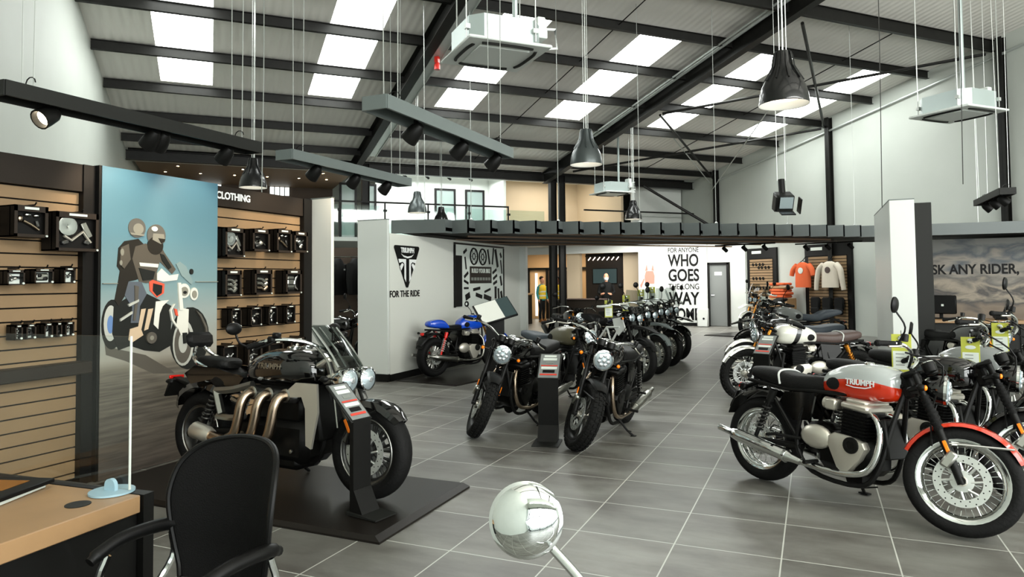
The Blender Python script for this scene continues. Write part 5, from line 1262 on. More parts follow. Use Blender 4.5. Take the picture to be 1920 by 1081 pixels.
    if P['trellis']:
        for sd in (1, -1):
            q = MB(); z = .74 + dz
            for a, b in (((.36, z), (.02, z - .02)), ((.36, z), (.16, z - .26)), ((.02, z - .02), (.16, z - .26)), ((.02, z - .02), (-.26, z - .3)), ((.16, z - .26), (-.26, z - .3)), ((-.26, z - .3), (-.3, z))): q.tube([(a[0], sd * .16, a[1]), (b[0], sd * .16, b[1])], .018, 6)
            B('trellis_frame', q, P['accent'])
            q = MB(); q.prism([(.4, .9 + dz), (.5, .74 + dz), (.34, .6 + dz), (.22, .72 + dz), (.16, .86 + dz)], lambda a, b, h: (a, h, b), sd * .15, sd * .165); B('tank_shroud', q, P['accent'])
    # side panels
    for sd in (1, -1):
        q = MB(); f = lambda a, b, h: (a, h, b)
        q.prism([(-.2, .74), (-.46, .72), (-.5, .64), (-.38, .52), (-.24, .54)], f, sd * .115, sd * .135); B('side_panel', q, P['side'])
    # engine
    q = MB(); q.box((.02, 0, .36), (.44, .26, .26), bev=.05); q.box((-.2, 0, .42), (.24, .22, .22), bev=.05); q.tube([(.0, 0, .2), (.12, 0, .2)], .06, 12); en = B('engine', q, 'engine_black')
    q = MB(); TL = Matrix.Translation((.09, 0, .47)) @ Matrix.Rotation(.08, 4, 'Y'); q.M = TL
    q.box((0, 0, .1), (.17, .28, .2))
    for j in range(8): q.box((0, 0, .02 + j * .022), (.22, .33, .007))
    B('cylinder', q, 'engine_black', en)
    q = MB(TL); q.box((0, 0, .215), (.2, .32, .05), bev=.015); q.box((0, 0, .25), (.16, .28, .04), bev=.015); B('cylinder_head', q, P['cover'] if P['exhaust'] == 'classic' and P['cover'] != 'engine_black' else 'engine_black', en)
    for sd in (1, -1):
        q = MB(); q.lathe([(.042, -.05), (.042, .06), (.036, .065)], (-.08, sd * .1, .68), (-1, 0, .1), 14); q.box((-.08, sd * .13, .68), (.09, .03, .08), bev=.012); B('throttle_body', q, P['cover'], en)
        q = MB(); f = lambda a, b, h: (a, h, b)
        tri_ = [(-.07, .47), (-.02, .5), (.1, .49), (.19, .46), (.21, .42), (.17, .34), (.08, .24), (.04, .23), (.0, .26), (-.07, .4)]
        cx_, cz_ = .07, .38
        secs = [[(cx_ + (a - cx_) * k, sd * y, cz_ + (b - cz_) * k) for a, b in tri_] for k, y in ((1, .12), (1, .16), (.94, .175), (.8, .18))]
        q.loft(secs); cv = B('clutch_cover' if sd < 0 else 'alternator_cover', q, P['cover'], en)
        q = MB(); q.lathe([(.055, .178), (.055, .19), (.03, .192), (.028, .185), (0, .185)], (.11, 0, .43), (0, sd, 0), 20); B('oil_cap', q, 'black_satin', cv)
        q = MB(); q.ell((-.17, sd * .15, .44), (.125, .045, .085), 18, 9); B('sprocket_cover', q, P['cover'], en)
        q = MB(); q.tube([(-.16, sd * .15, .27), (-.16, sd * .3, .27)], .014, 8); q.tube([(-.16, sd * .2, .27), (-.05, sd * .2, .24), (.04, sd * .2, .25)], .008, 6); B('foot_peg', q, 'black_satin')
        q = MB(); q.tube([(-.5, sd * .16, .4), (-.5, sd * .27, .4)], .012, 8); q.tube([(-.3, sd * .14, .4), (-.5, sd * .17, .4)], .012, 6); B('pillion_peg', q, 'black_satin')
    q = MB(); q.box((.3, 0, .5), (.04, .22, .26), (0, -.15, 0), .008); B('radiator', q, 'black_satin')
    # exhaust
    if P['exhaust'] == 'classic':
        for sd in (1, -1):
            q = MB(); q.tube(sp([(.16, sd * .09, .635), (.23, sd * .11, .63), (.285, sd * .14, .54), (.28, sd * .16, .4), (.22, sd * .18, .28), (.08, sd * .19, .235), (-.12, sd * .195, .235), (-.3, sd * .2, .25)], 5), .021, 12); ex = B('exhaust_pipe', q, P['ex_m'])
            q = MB(); q.tube([(-.26, sd * .2, .247), (-.33, sd * .2, .257), (-.37, sd * .2, .265), (-.8, sd * .21, .335), (-.86, sd * .21, .345), (-.88, sd * .21, .35), (-1.0, sd * .21, .368)], [.024, .03, .045, .05, .04, .026, .024], 16); q.tube([(-.37, sd * .2, .265), (-.39, sd * .2, .269)], .052, 16); B('silencer', q, P.get('sil_m', P['ex_m']), ex)
    elif P['exhaust'] == 'high':
        sd = -1
        for dz_ in (0, .085):
            q = MB(); q.tube(sp([(.16, sd * .09, .635), (.25, sd * .12, .62), (.27, sd * .17, .53 + dz_), (.15, sd * .21, .5 + dz_), (-.1, sd * .22, .53 + dz_), (-.4, sd * .22, .56 + dz_)], 5), .021, 10); ex = B('exhaust_pipe', q, P['ex_m'])
            q = MB(); q.tube([(-.38, sd * .22, .558 + dz_), (-.42, sd * .22, .56 + dz_), (-.8, sd * .23, .62 + dz_), (-.84, sd * .23, .625 + dz_)], [.024, .038, .038, .025], 12); B('silencer', q, P['ex_m'], ex)
            q = MB(); q.box((-.03, sd * .25, .535 + dz_), (.3, .012, .055), (0, .1, 0), .008); B('heat_shield', q, 'steel', ex)
    else:
        q = MB()
        for y in (-.08, 0, .08): q.tube(sp([(.16, y, .6), (.27, y, .55), (.26, y, .35), (.12, y * .6, .2), (-.1, -.05, .18)], 4), .02, 8)
        q.tube(sp([(-.1, -.05, .18), (-.35, -.14, .25), (-.5, -.2, .38)], 4), .025, 8); ex = B('exhaust_pipe', q, P['ex_m'])
        q = MB(); q.tube([(-.48, -.2, .36), (-.54, -.205, .4), (-.92, -.22, .6), (-.95, -.22, .615)], [.03, .055, .06, .04], 14); B('silencer', q, 'gunmetal', ex)
    # swing arm, shocks, chain
    q = MB()
    for sd in (1, -1): q.tube([(-.3, sd * .12, .34), (rx - .03, sd * (P['rw'] / 2 + .035), rR)], [.026, .02], 8)
    q.tube([(rx, -.14, rR), (rx, .14, rR)], .012, 8); sw = B('swing_arm', q, 'black_satin' if not P['adv'] else 'alu')
    q = MB(); q.tube([(-.25, .1, .39), (rx, .1, rR + .1), (rx - .1, .1, rR), (rx, .1, rR - .1), (-.25, .1, .32)], .008, 4, closed=True); B('chain', q, 'gunmetal', sw)
    if P['shock']:
        for sd in (1, -1):
            a, b = Vector((rx + .03, sd * .15, rR + .03)), Vector((-.55, sd * .14, .72 + sz * .5))
            q = MB(); q.tube([a, b], .016, 8); q.tube([b, b - (b - a).normalized() * .09], .03, 10); sh = B('shock_absorber', q, P.get('shock_m', 'black_satin'))
            q = MB(); d = (b - a); u = d.orthogonal().normalized(); w_ = d.normalized().cross(u)
            q.tube([a + d * (.15 + .55 * i / 54) + (u * math.cos(i * .75) + w_ * math.sin(i * .75)) * .03 for i in range(55)], .006, 5); B('coil_spring', q, P.get('spring_m', 'gunmetal'), sh)
    if P['stand']:
        q = MB(); q.tube([(-.02, .14, .19), (-.06, .24, .08), (-.08, .3, .035)], .012, 8); q.box((-.08, .305, .032), (.07, .05, .01)); q.tube([(-.06, .25, .08), (.02, .3, .1)], .006, 6); B('side_stand', q, 'black_satin')
    root['bx'] = 0
    del root['bx']
    root_m = Matrix.Translation(root.location) @ root.rotation_euler.to_matrix().to_4x4()
    return root, root_m @ M, (bx, bz)
def price_tag(p, rz, label):
    t = thing('price_tag', label, 'price tag', p, rz, None)     # hangs from its top, print on local -Y
    q = MB(); q.box((0, 0, -.14), (.125, .004, .27), bev=.001); q.build('card', 'tag_green', t)
    q = MB(); q.box((0, -.0028, -.19), (.108, .001, .13)); q.build('printed_sheet', 'tag_paper', t)
    q = MB(); q.ell((0, -.003, -.085), (.036, .0015, .016), 16, 7); q.build('printed_badge', 'tag_paper', t)
    for k in range(4):
        q = MB(); q.box((-.01, -.0036, -.145 - k * .026), (.055, .0006, .006)); q.build('printed_line', 'ink_grey', t)
    q = MB(); q.lathe([(.02, 0), (.02, .008), (0, .01)], (0, -.003, -.035), (0, -1, 0), 14); q.tube([(0, .0, -.02), (0, .01, .02), (0, .02, .01)], .003, 5); q.build('button', 'chrome', t)
    return t
def power_cruiser(label, loc, heading):
    """the big three cylinder machine on the plinth"""
    root = thing('motorcycle', label, 'motorcycle', (loc[0], loc[1], loc[2] + .006), math.radians(heading), None, -.06)
    B = lambda nm, q, m, par=root, **k: q.build(nm, m, par, **k)
    wb = 1.68; fx, rx = wb / 2, -wb / 2; fR, rR = .336, .33
    M = None
    tr = math.tan(math.radians(28)); xt = lambda z: fx - (z - fR) * tr
    wheel(root, 'front_wheel', fx, fR, .15, .225, '10', None, 'gunmetal', 'gunmetal', 'rubber', (1, -1), .165, 0, 'gunmetal')
    wheel(root, 'rear_wheel', rx, rR, .24, .21, '10', None, 'gunmetal', 'gunmetal', 'rubber', (1,), .15, 0, 'gunmetal')
    for r_, x, w in ((fR, fx, .15), (rR, rx, .24)):
        for sd in (1, -1):
            q = MB(); rr = .228 if x > 0 else .213
            q.lathe([(rr - .004, sd * w * .4), (rr + .004, sd * w * .41), (rr, sd * w * .43)], (x, 0, r_), 'Y', 44, closed=True); B('rim_line', q, 'steel')
    for sd in (1, -1):
        y = sd * .125
        q = MB(); q.tube([(fx + .01, y, fR - .03), (xt(.55), y, .55)], .033, 12); q.tube([(fx - .01, y - .03, fR), (fx - .01, y + .03, fR)], .03, 12); leg = B('fork_leg', q, 'black_satin')
        q = MB(); q.tube([(xt(.55), y, .55), (xt(.95), y, .95)], .027, 12); B('upper_tube', q, 'gunmetal', leg)
        q = MB(); q.box((xt(.52) + .0, y + sd * .034, .52), (.025, .008, .1), (0, -.5, 0), .004); B('reflector', q, 'orange_lens', leg)
        q = MB(); q.box((fx - .1, sd * .11, fR + .12), (.08, .06, .16), (0, .6, 0), .02); B('brake_caliper', q, 'gunmetal')
    q = MB(); q.box((xt(.84) - .03, 0, .84), (.12, .32, .05), (0, -.49, 0), .015); q.box((xt(.95) - .03, 0, .95), (.14, .32, .04), (0, -.49, 0), .015); q.tube([(xt(.83) - .06, 0, .83), (xt(.95) - .06, 0, .95)], .03, 10); B('triple_clamp', q, 'alu')
    q = MB(); fender(q, (fx, 0, fR), fR + .03, 40, 118, .19, .05); mg = B('front_mudguard', q, 'gloss_black')
    q = MB(); q.tube(sp([(fx + .1, -.1, .63), (fx - .05, -.14, .55), (fx - .1, -.15, .4)], 3), .012, 6); B('stay', q, 'black_satin', mg)
    # twin headlights and fly screen
    for sd in (1, -1):
        c = (.68, sd * .1, .83)
        q = MB(); q.lathe([(0, -.13), (.05, -.12), (.082, -.06), (.09, .0), (.088, .03), (.078, .036)], c, 'X', 26, caps=False); hl = B('headlight', q, 'chrome')
        q = MB(); q.lathe([(.08, .028), (.05, .05), (0, .058)], c, 'X', 26, caps=False); B('lens', q, 'lamp_glass', hl)
        q = MB(); q.ell((c[0] + .05, c[1], c[2]), (.01, .03, .026), 12, 6); B('lamp_core', q, 'lamp_core', hl)
    q = MB(); q.tube([(.6, -.12, .78), (.6, .12, .78)], .02, 8); q.box((.57, 0, .81), (.08, .14, .1), bev=.02); B('headlight_bracket', q, 'steel')
    q = MB(); rows = []
    for i, (x, z, w) in enumerate(((.67, .92, .12), (.6, 1.0, .15), (.5, 1.1, .155), (.4, 1.19, .14), (.36, 1.22, .11))):
        rows.append([(x - 2.2 * (w * (j / 5 - 1)) ** 2, w * (j / 5 - 1), z) for j in range(11)])
    vs = [p for r_ in rows for p in r_] + [(p[0] - .012, p[1], p[2] - .006) for r_ in rows for p in r_]
    n = len(rows) * 11
    q.add(vs, [(i * 11 + j, i * 11 + j + 1, (i + 1) * 11 + j + 1, (i + 1) * 11 + j) for i in range(4) for j in range(10)] + [(n + i * 11 + j, n + (i + 1) * 11 + j, n + (i + 1) * 11 + j + 1, n + i * 11 + j + 1) for i in range(4) for j in range(10)]); fs_ = B('fly_screen', q, 'screen_smoke')
    for y in (-.13, -.07, .07, .13):
        q = MB(); q.tube([(.66 - abs(y) * .3, y, .92), (.56 - abs(y) * .3, y, 1.04), (.38 - abs(y) * .2, y, 1.2)], .01, 6); B('screen_strut', q, 'chrome', fs_)
    q = MB(); q.lathe([(0, -.05), (.055, -.04), (.06, .0), (.05, .01), (0, .012)], (.47, 0, 1.06), (-.6, 0, .8), 22); B('gauge', q, 'black_satin')
    q = MB(); q.lathe([(.052, .008), (.06, .012), (.062, .0)], (.47, 0, 1.06), (-.6, 0, .8), 22, caps=False); B('bezel', q, 'chrome')
    # wide bars
    half = [(.42, 0, 1.03), (.42, .1, 1.05), (.36, .22, 1.1), (.2, .36, 1.11), (.05, .44, 1.06)]
    pth = sp([(a, -b, c) for a, b, c in half[:0:-1]] + half, 5)
    q = MB(); q.tube(pth, .015, 8); hb = B('handlebar', q, 'chrome')
    for sd in (1, -1):
        a, b = Vector((.15, sd * .385, 1.095)), Vector((.04, sd * .445, 1.055)); d = (b - a).normalized()
        q = MB(); q.tube([a, b], .02, 10); B('grip', q, 'rubber', hb)
        q = MB(); q.tube(sp([a - d * .02 + Vector((.03, 0, 0)), a + Vector((.06, 0, -.01)), b + Vector((.06, 0, -.02))], 3), .008, 6); B('lever', q, 'black_satin', hb)
        q = MB(); q.box(a - d * .05, (.06, .06, .05), bev=.012); q.box(a - d * .06 + Vector((.03, 0, .03)), (.05, .06, .04), bev=.01); B('switch_gear', q, 'plastic_black', hb)
        q = MB(); q.tube(sp([b, b + Vector((-.04, sd * .04, .03)), b + Vector((-.06, sd * .06, .09))], 3), .009, 6); q.ell(b + Vector((-.06, sd * .08, .13)), (.025, .07, .045), 14, 9); B('mirror', q, 'plastic_black', hb)
        q = MB(); q.ell((.57, sd * .22, .84), (.035, .028, .024), 10, 7); q.tube([(.57, sd * .1, .84), (.57, sd * .2, .84)], .008, 6); B('indicator', q, 'black_satin')
    # tank, seats, tail
    tab = smooth_tab([(-.34, .80, .09, .05), (-.28, .84, .15, .1), (-.1, .88, .2, .14), (.12, .895, .215, .145), (.28, .885, .19, .135), (.38, .87, .14, .1), (.42, .86, .07, .06)], 4)
    q = MB(); q.loft(sections(tab, 28, .72)); tk = B('fuel_tank', q, 'gloss_black', ang=60)
    q = MB(); q.lathe([(.05, 0), (.052, .012), (.035, .02), (0, .021)], (.1, -.05, 1.035), 'Z', 20); q.lathe([(.05, 0), (.052, .012), (.035, .02), (0, .021)], (.1, .08, 1.035), 'Z', 20); B('filler_cap', q, 'chrome', tk)
    text('badge', 'TRIUMPH', .06, (.02, -.215, .905), (R90 - .12, 0, 0), 'steel', tk, sx=.95, off=.001, ext=.003)
    q = MB(); q.loft(sections(smooth_tab([(-.3, .80, .09, .06), (-.42, .76, .15, .07), (-.56, .745, .175, .07), (-.68, .79, .16, .07), (-.74, .83, .1, .04)], 4), 20, .55)); B('seat', q, 'leather_black', ang=60)
    q = MB(); q.loft(sections(smooth_tab([(-.6, .88, .08, .03), (-.66, .885, .12, .045), (-.8, .885, .12, .05), (-.93, .9, .09, .04), (-.97, .905, .05, .02)], 4), 20, .55)); B('pillion_seat', q, 'leather_black', ang=60)
    q = MB()
    for sd in (1, -1): q.tube(sp([(-.72, sd * .13, .84), (-.9, sd * .13, .9), (-1.0, sd * .07, .97), (-1.03, sd * .03, 1.03)], 4), .016, 8)
    br = B('backrest_frame', q, 'chrome')
    q = MB(); q.box((-1.03, 0, 1.07), (.07, .26, .13), (0, -.2, 0), .035); B('backrest_pad', q, 'leather_black', br)
    q = MB(); fender(q, (rx, 0, rR + .02), rR + .07, 48, 155, .27, .06); rf = B('rear_mudguard', q, 'gloss_black')
    q = MB(); q.box((-1.14, 0, .82 - .12), (.34, .09, .03), (0, .2, 0), .01); q.box((-1.28, 0, .66), (.02, .2, .16), (0, .4, 0), .005); q.ell((-1.2, .14, .72), (.04, .025, .02), 10, 6); q.ell((-1.2, -.14, .72), (.04, .025, .02), 10, 6); tb = B('tail_bracket', q, 'black_satin')
    q = MB(); q.box((-1.3, 0, .745), (.02, .14, .03), bev=.006); B('tail_light', q, 'red_lens', tb)
    q = MB(); f = lambda a, b, h: (a, h, b)
    for sd in (1, -1):
        q.prism([(-.3, .8), (-.62, .86), (-.86, .87), (-.98, .8), (-.9, .72), (-.6, .78), (-.4, .68)], f, sd * .14, sd * .17)
    B('tail_panel', q, 'gloss_black')
    # Z shaped silver frame plate
    for sd in (1, -1):
        q = MB()
        q.tube(sp([(-.16, sd * .2, .76), (-.36, sd * .205, .71), (-.55, sd * .21, .69)], 4), .03, 6); q.tube([(-.54, sd * .21, .69), (-.46, sd * .22, .52)], .032, 6); q.tube(sp([(-.5, sd * .22, .5), (-.34, sd * .225, .5), (-.2, sd * .225, .52)], 4), .026, 6); q.tube([(-.16, sd * .2, .75), (-.28, sd * .215, .62), (-.36, sd * .21, .64)], .022, 6)
        B('frame_plate', q, 'steel')
    q = MB(); q.tube([(.44, 0, .8), (.2, .1, .74), (-.3, .14, .72), (-.8, .12, .78)], .03, 8); q.tube([(.44, 0, .8), (.2, -.1, .74), (-.3, -.14, .72), (-.8, -.12, .78)], .03, 8); q.tube(sp([(.44, 0, .78), (.42, 0, .5), (.3, 0, .2), (-.2, 0, .18)], 4), .03, 8); B('frame', q, 'black_satin')
    # engine with three header pipes on the right side
    q = MB(); q.box((.02, 0, .36), (.72, .36, .32), bev=.06); q.box((.04, 0, .6), (.54, .3, .24), bev=.04); q.box((.02, 0, .2), (.5, .28, .1), bev=.03); en = B('engine', q, 'engine_black')
    q = MB(); q.box((.04, -.17, .69), (.5, .09, .09), bev=.03); q.box((.04, .17, .69), (.5, .09, .09), bev=.03); B('cylinder_head', q, 'gunmetal', en)
    for sd in (1, -1):
        q = MB(); q.lathe([(.1, 0), (.105, .03), (.08, .045), (0, .05)], (-.22, sd * .17, .38), (0, sd, 0), 26); cv = B('side_cover', q, 'engine_black', en)
        q = MB(); q.lathe([(.028, .05), (.03, .058), (0, .06)], (-.22, sd * .17, .38), (0, sd, 0), 16); q.lathe([(.014, 0), (.014, .012), (0, .014)], (.26, sd * .19, .3), (0, sd, 0), 12); q.lathe([(.012, 0), (.012, .012), (0, .014)], (.1, sd * .18, .24), (0, sd, 0), 12); B('bolt', q, 'steel', cv)
        q = MB(); q.tube([(-.1, sd * .18, .25), (-.1, sd * .34, .25)], .02, 8); q.tube([(-.05, sd * .19, .25), (.05, sd * .26, .22), (.12, sd * .3, .24)], .012, 6); q.box((.02, sd * .24, .27), (.14, .05, .03), (0, 0, .2), .01); B('foot_peg', q, 'alu')
    for x in (.2, .03, -.14):
        q = MB(); q.tube(sp([(x, -.2, .7), (x - .01, -.265, .685), (x - .02, -.3, .62), (x - .04, -.305, .5), (x - .08, -.3, .4), (x - .17, -.29, .35)], 5), [.038] * 26, 14); ex = B('exhaust_pipe', q, 'bronze_pipe')
        q = MB(); q.lathe([(.05, 0), (.05, .02), (.04, .025)], (x, -.2, .7), (0, -1, 0), 14); B('clamp', q, 'steel', ex)
    q = MB(); q.tube(sp([(.1, -.29, .365), (-.1, -.295, .345), (-.35, -.28, .335), (-.55, -.27, .36)], 4), .042, 14); ex = B('collector_pipe', q, 'bronze_pipe')
    q = MB(); q.tube([(-.5, -.27, .355), (-.54, -.272, .362), (-.68, -.275, .385), (-.7, -.275, .39)], [.05, .062, .066, .05], 18); B('silencer', q, 'alu', ex)
    # radiator with silver cowls
    q = MB(); q.box((.44, 0, .58), (.08, .34, .4), (0, -.25, 0), .02); B('radiator', q, 'black_satin')
    for sd in (1, -1):
        q = MB(); secs = [[(x, sd * (.2 + k), z) for x, z in ((.5, .8), (.3, .8), (.22, .74), (.25, .69), (.36, .7), (.4, .62), (.42, .36), (.47, .34), (.52, .6))] for k in (0, .02)]
        q.loft(secs); B('radiator_cowl', q, 'alu')
    for sd in (1, -1):
        q = MB(); q.tube([(-.36, sd * .14, .38), (rx - .03, sd * .17, rR)], [.045, .035], 10); B('swing_arm', q, 'black_satin')
        a, b = Vector((rx + .12, sd * .17, .4)), Vector((-.58, sd * .16, .7))
        q = MB(); q.tube([a, b], .022, 8); sh = B('shock_absorber', q, 'black_satin')
        d = b - a; u = d.orthogonal().normalized(); w_ = d.normalized().cross(u)
        q = MB(); q.tube([a + d * (.15 + .7 * i / 48) + (u * math.cos(i * .8) + w_ * math.sin(i * .8)) * .036 for i in range(49)], .008, 5); B('coil_spring', q, 'gunmetal', sh)
    q = MB(); q.tube(sp([(.42, -.15, 1.06), (.55, -.16, .95), (.6, -.15, .75), (.66, -.16, .5)], 5), .008, 6); q.tube(sp([(.42, .15, 1.06), (.55, .16, .95), (.6, .15, .75), (.66, .16, .5)], 5), .008, 6); B('brake_hose', q, 'steel')
    q = MB(); q.tube([(-.02, .18, .2), (-.06, .3, .06), (-.08, .36, .03)], .014, 8); B('side_stand', q, 'black_satin')
    return root
power_cruiser('large black three cylinder motorcycle with twin chrome headlights on the low black plinth', (-3.78, 4.24, .04), -4)
tags = []
def place(label, fxy, heading, tag_label=None, tag_side=-1, tag_dx=-.1, tag_y=.33, z=0.0, tag_dz=0, **kw):
    """puts the front wheel's contact point at fxy"""
    wb = kw.get('wb', 1.445); h = math.radians(heading)
    c = (fxy[0] - math.cos(h) * wb / 2, fxy[1] - math.sin(h) * wb / 2, z)
    r, M, (bx, bz) = motorcycle(label, c, heading, **kw)
    if tag_label:
        p = M @ Vector((bx + tag_dx, tag_side * tag_y, bz + .05 + tag_dz))
        price_tag(p, math.atan2(-p[0], p[1]), tag_label)
    return r
G = 'motorcycles in the middle row'
place('red and silver motorcycle with chrome silencers and wire wheels at the right front', (.78, 5.02), -35, 'yellow green price tag hanging from the mirror of the red motorcycle', 1, tag_dz=.22, tag_y=.29,
      tank='tank_red_silver', fender='paint_red', side='gloss_black', piping='panel_white', logo='TRIUMPH', seat='leather_black', nsp=36, spring_m='gunmetal', steer=24)
place('black motorcycle facing the camera left of the price stand', (-3.2, 6.42), -97, steer=40, lean=-.13, fw=.13, sil_m='steel', wb=1.41, rim='black_satin', spoke_m='gunmetal', kind='8', tread='tread', fa=(62, 150), fender='black_satin', tank='gloss_black', cover='engine_black', ex_m='bronze_pipe', fork='black_satin', mirrors=False, bars='wide', seat='leather_black', gaiter=False)
place('black motorcycle facing the camera right of the price stand with a long side silencer', (-2.07, 6.25), -93, steer=40, lean=-.13, fw=.13, sil_m='steel', wb=1.41, rim='black_satin', spoke_m='gunmetal', kind='8', tread='tread', fa=(62, 150), fender='black_satin', tank='gloss_black', cover='engine_black', ex_m='bronze_pipe', mirrors=False, bars='wide', gaiter=False)
place('dark scrambler motorcycle with high twin silencers and brown grey seat behind the price stand', (-2.55, 8.35), -32, wb=1.45, tank='paint_khaki', tread='tread', seat='seat_grey', exhaust='high', fender='black_satin', rim='black_satin', spoke_m='steel', mirrors=False, cover='alu', bars='wide')
AD = dict(adv=True, trellis=True, exhaust='side', screen=True, mirror_up=.06, bars='wide', kind='8', rim='black_satin', spoke_m='steel', wb=1.5, fR=.33, frim=.24, gaiter=False, head='twin', seat_kind='touring', shock=False, forklow='alu', lean=-.08, upper='black_satin', reflector=True)
place('adventure motorcycle with white tube frame nearest in the row facing the aisle', (-2.5, 10.7), -38, 'leftmost of the four price tags above the middle row', -1, tag_dz=.08, **AD, tank='gloss_black', fender='black_satin', accent='panel_white')
place('adventure motorcycle with blue grey tyre second in the row facing the aisle', (-2.47, 11.7), -38, 'second of the four price tags from the left above the middle row', -1, tag_dz=.14, **AD, tank='gloss_black', fender='charcoal_light', accent='paint_white')
place('adventure motorcycle with grey tank third in the row facing the aisle', (-2.47, 12.8), -38, 'third of the four price tags from the left above the middle row', -1, tag_dz=.22, **AD, tank='paint_grey', fender='gloss_black', accent='paint_white')
place('fourth and farthest adventure motorcycle at the end of the row facing the aisle', (-2.5, 13.9), -38, 'rightmost of the four price tags above the middle row', -1, tag_dz=.26, **AD, tank='gloss_black', fender='gloss_black', accent='panel_white')
place('dark naked motorcycle with gold fork standing left behind the adventure row', (-4.2, 12.9), -50, tank='gloss_black', exhaust='side', kind='8', rim='black_satin', spoke_m='steel', fork='gold_fork', upper='gold_fork', gaiter=False, bars='wide', fender='black_satin', cover='engine_black')
place('blue cafe racer motorcycle on the plinth before the FOR THE RIDE wall', (-5.31, 11.41), 70, z=.02, lean=0, steer=-6, tank='paint_blue', tailw=True, seat_kind='solo', fork='gold_fork', upper='gold_fork', gaiter=False, bars='low', exhaust='classic', rim='black_satin', spoke_m='steel', kind='10', fender='paint_blue', rfender='black_satin', rw=.18, rrim=.218, shock_m='red_lens', spring_m='panel_white', head='fly', cover='alu', ex_m='steel', stand=False, reflector=False)
place('white and brown scrambler motorcycle facing left behind the red motorcycle', (-.86, 9.55), 211, lean=-.08, tank='tank_white_black', seat='leather_brown', fork='gold_fork', upper='gold_fork', gaiter=False, fender='steel', exhaust='high', tread='tread', rim='black_satin', spoke_m='steel', wb=1.5, fR=.345, frim=.27, mirrors=False, shock_m='gold_fork', spring_m='gold_fork', piping='panel_white', seat_kind='bench', bars='wide', bar_m='gunmetal')
place('black motorcycle with pale front mudguard standing behind the white scrambler', (-1.02, 11.1), 208, tank='gloss_black', fender='steel', exhaust='side', kind='8', rim='black_satin', spoke_m='steel', seat='seat_grey', mirrors=False, gaiter=False)
place('tall touring motorcycle with long blue grey seat facing left before the shirt display', (-1.1, 13.3), 205, **{**AD, 'trellis': False, 'lean': -.06}, tank='paint_grey', seat='seat_grey', fender='gloss_black', accent='charcoal')
place('farthest motorcycle with gold forks on a plinth before the eyewear display', (-1.75, 20.05), 236, z=.03, **{**AD, 'upper': 'gold_fork', 'trellis': False}, tank='paint_white', fender='paint_white', accent='paint_white')
place('black motorcycle second from the front in the right row beside the red one', (1.33, 5.78), -35, 'yellow green price tag hanging from the second motorcycle of the right row', 1, tag_dz=.06, bar_z=.1, tank='gloss_black', rim='chrome', cover='alu', logo=None, seat='leather_black', steer=24, mirrors=False)
place('black motorcycle third from the front in the right row at the photo edge', (1.72, 6.75), -35, 'yellow green price tag at the right photo edge on the third motorcycle', 1, tag_dz=.1, bar_z=.12, tank='paint_grey', rim='black_satin', spoke_m='steel', cover='engine_black', mirrors=True, steer=24)
place('dark motorcycle with orange gold fork standing behind the black pillar', (2.05, 9.8), -60, tank='gloss_black', upper='gold_fork', forklow='gold_fork', gaiter=False, kind='8', rim='black_satin', spoke_m='steel', exhaust='side', bars='wide', mirrors=False)
place('black motorcycle at the far right before the sky mural', (3.4, 9.9), -70, tank='gloss_black', kind='8', rim='black_satin', spoke_m='steel', exhaust='side', adv=False, bars='wide', upper='black_satin', gaiter=False, screen=True)
place('dark motorcycle with black tank in the gap left of the wide white pillar', (-7.2, 10.3), 20, tank='gloss_black', kind='8', rim='black_satin', spoke_m='steel', exhaust='side', seat='leather_black', mirrors=True, gaiter=False)
# the motorcycle the photograph was taken from: only its round mirror reaches into the picture
t = thing('motorcycle_mirror', 'round chrome motorcycle mirror on a pale stem in the foreground at the bottom edge', 'mirror', (-.37, .89, 1.255), 0)
ax = (Vector((0.05, -.1, 1.75)) - Vector((-.37, .89, 1.255))).normalized(); ax = (Vector((.35, -.93, .2))).normalized()
q = MB(); q.lathe([(0, -.03), (.03, -.026), (.046, -.008), (.0505, .0), (.0505, .006), (.046, .0085)], (0, 0, 0), ax, 48); hs_ = q.build('housing', 'chrome', t)
q = MB(); q.lathe([(.0465, .0075), (.043, .0125), (.036, .0185), (.026, .0232), (.014, .026), (0, .027)], (0, 0, 0), ax, 48, caps=False); q.build('mirror_glass', 'mirror_glass', t, ang=80)
q = MB(); q.tube(sp([(.03, .012, -.035), (.085, -.0, -.078), (.15, -.03, -.135), (.19, -.06, -.19)], 5), .0065, 12); q.build('stem', 'chrome', t)
q = MB(); q.tube(sp([(.17, -.16, -.2), (.19, -.06, -.2), (.3, .04, -.21), (.45, .08, -.24), (.62, .06, -.21), (.78, .05, -.2), (.82, -.05, -.2)], 5), .012, 10); q.build('handlebar', 'chrome', t)
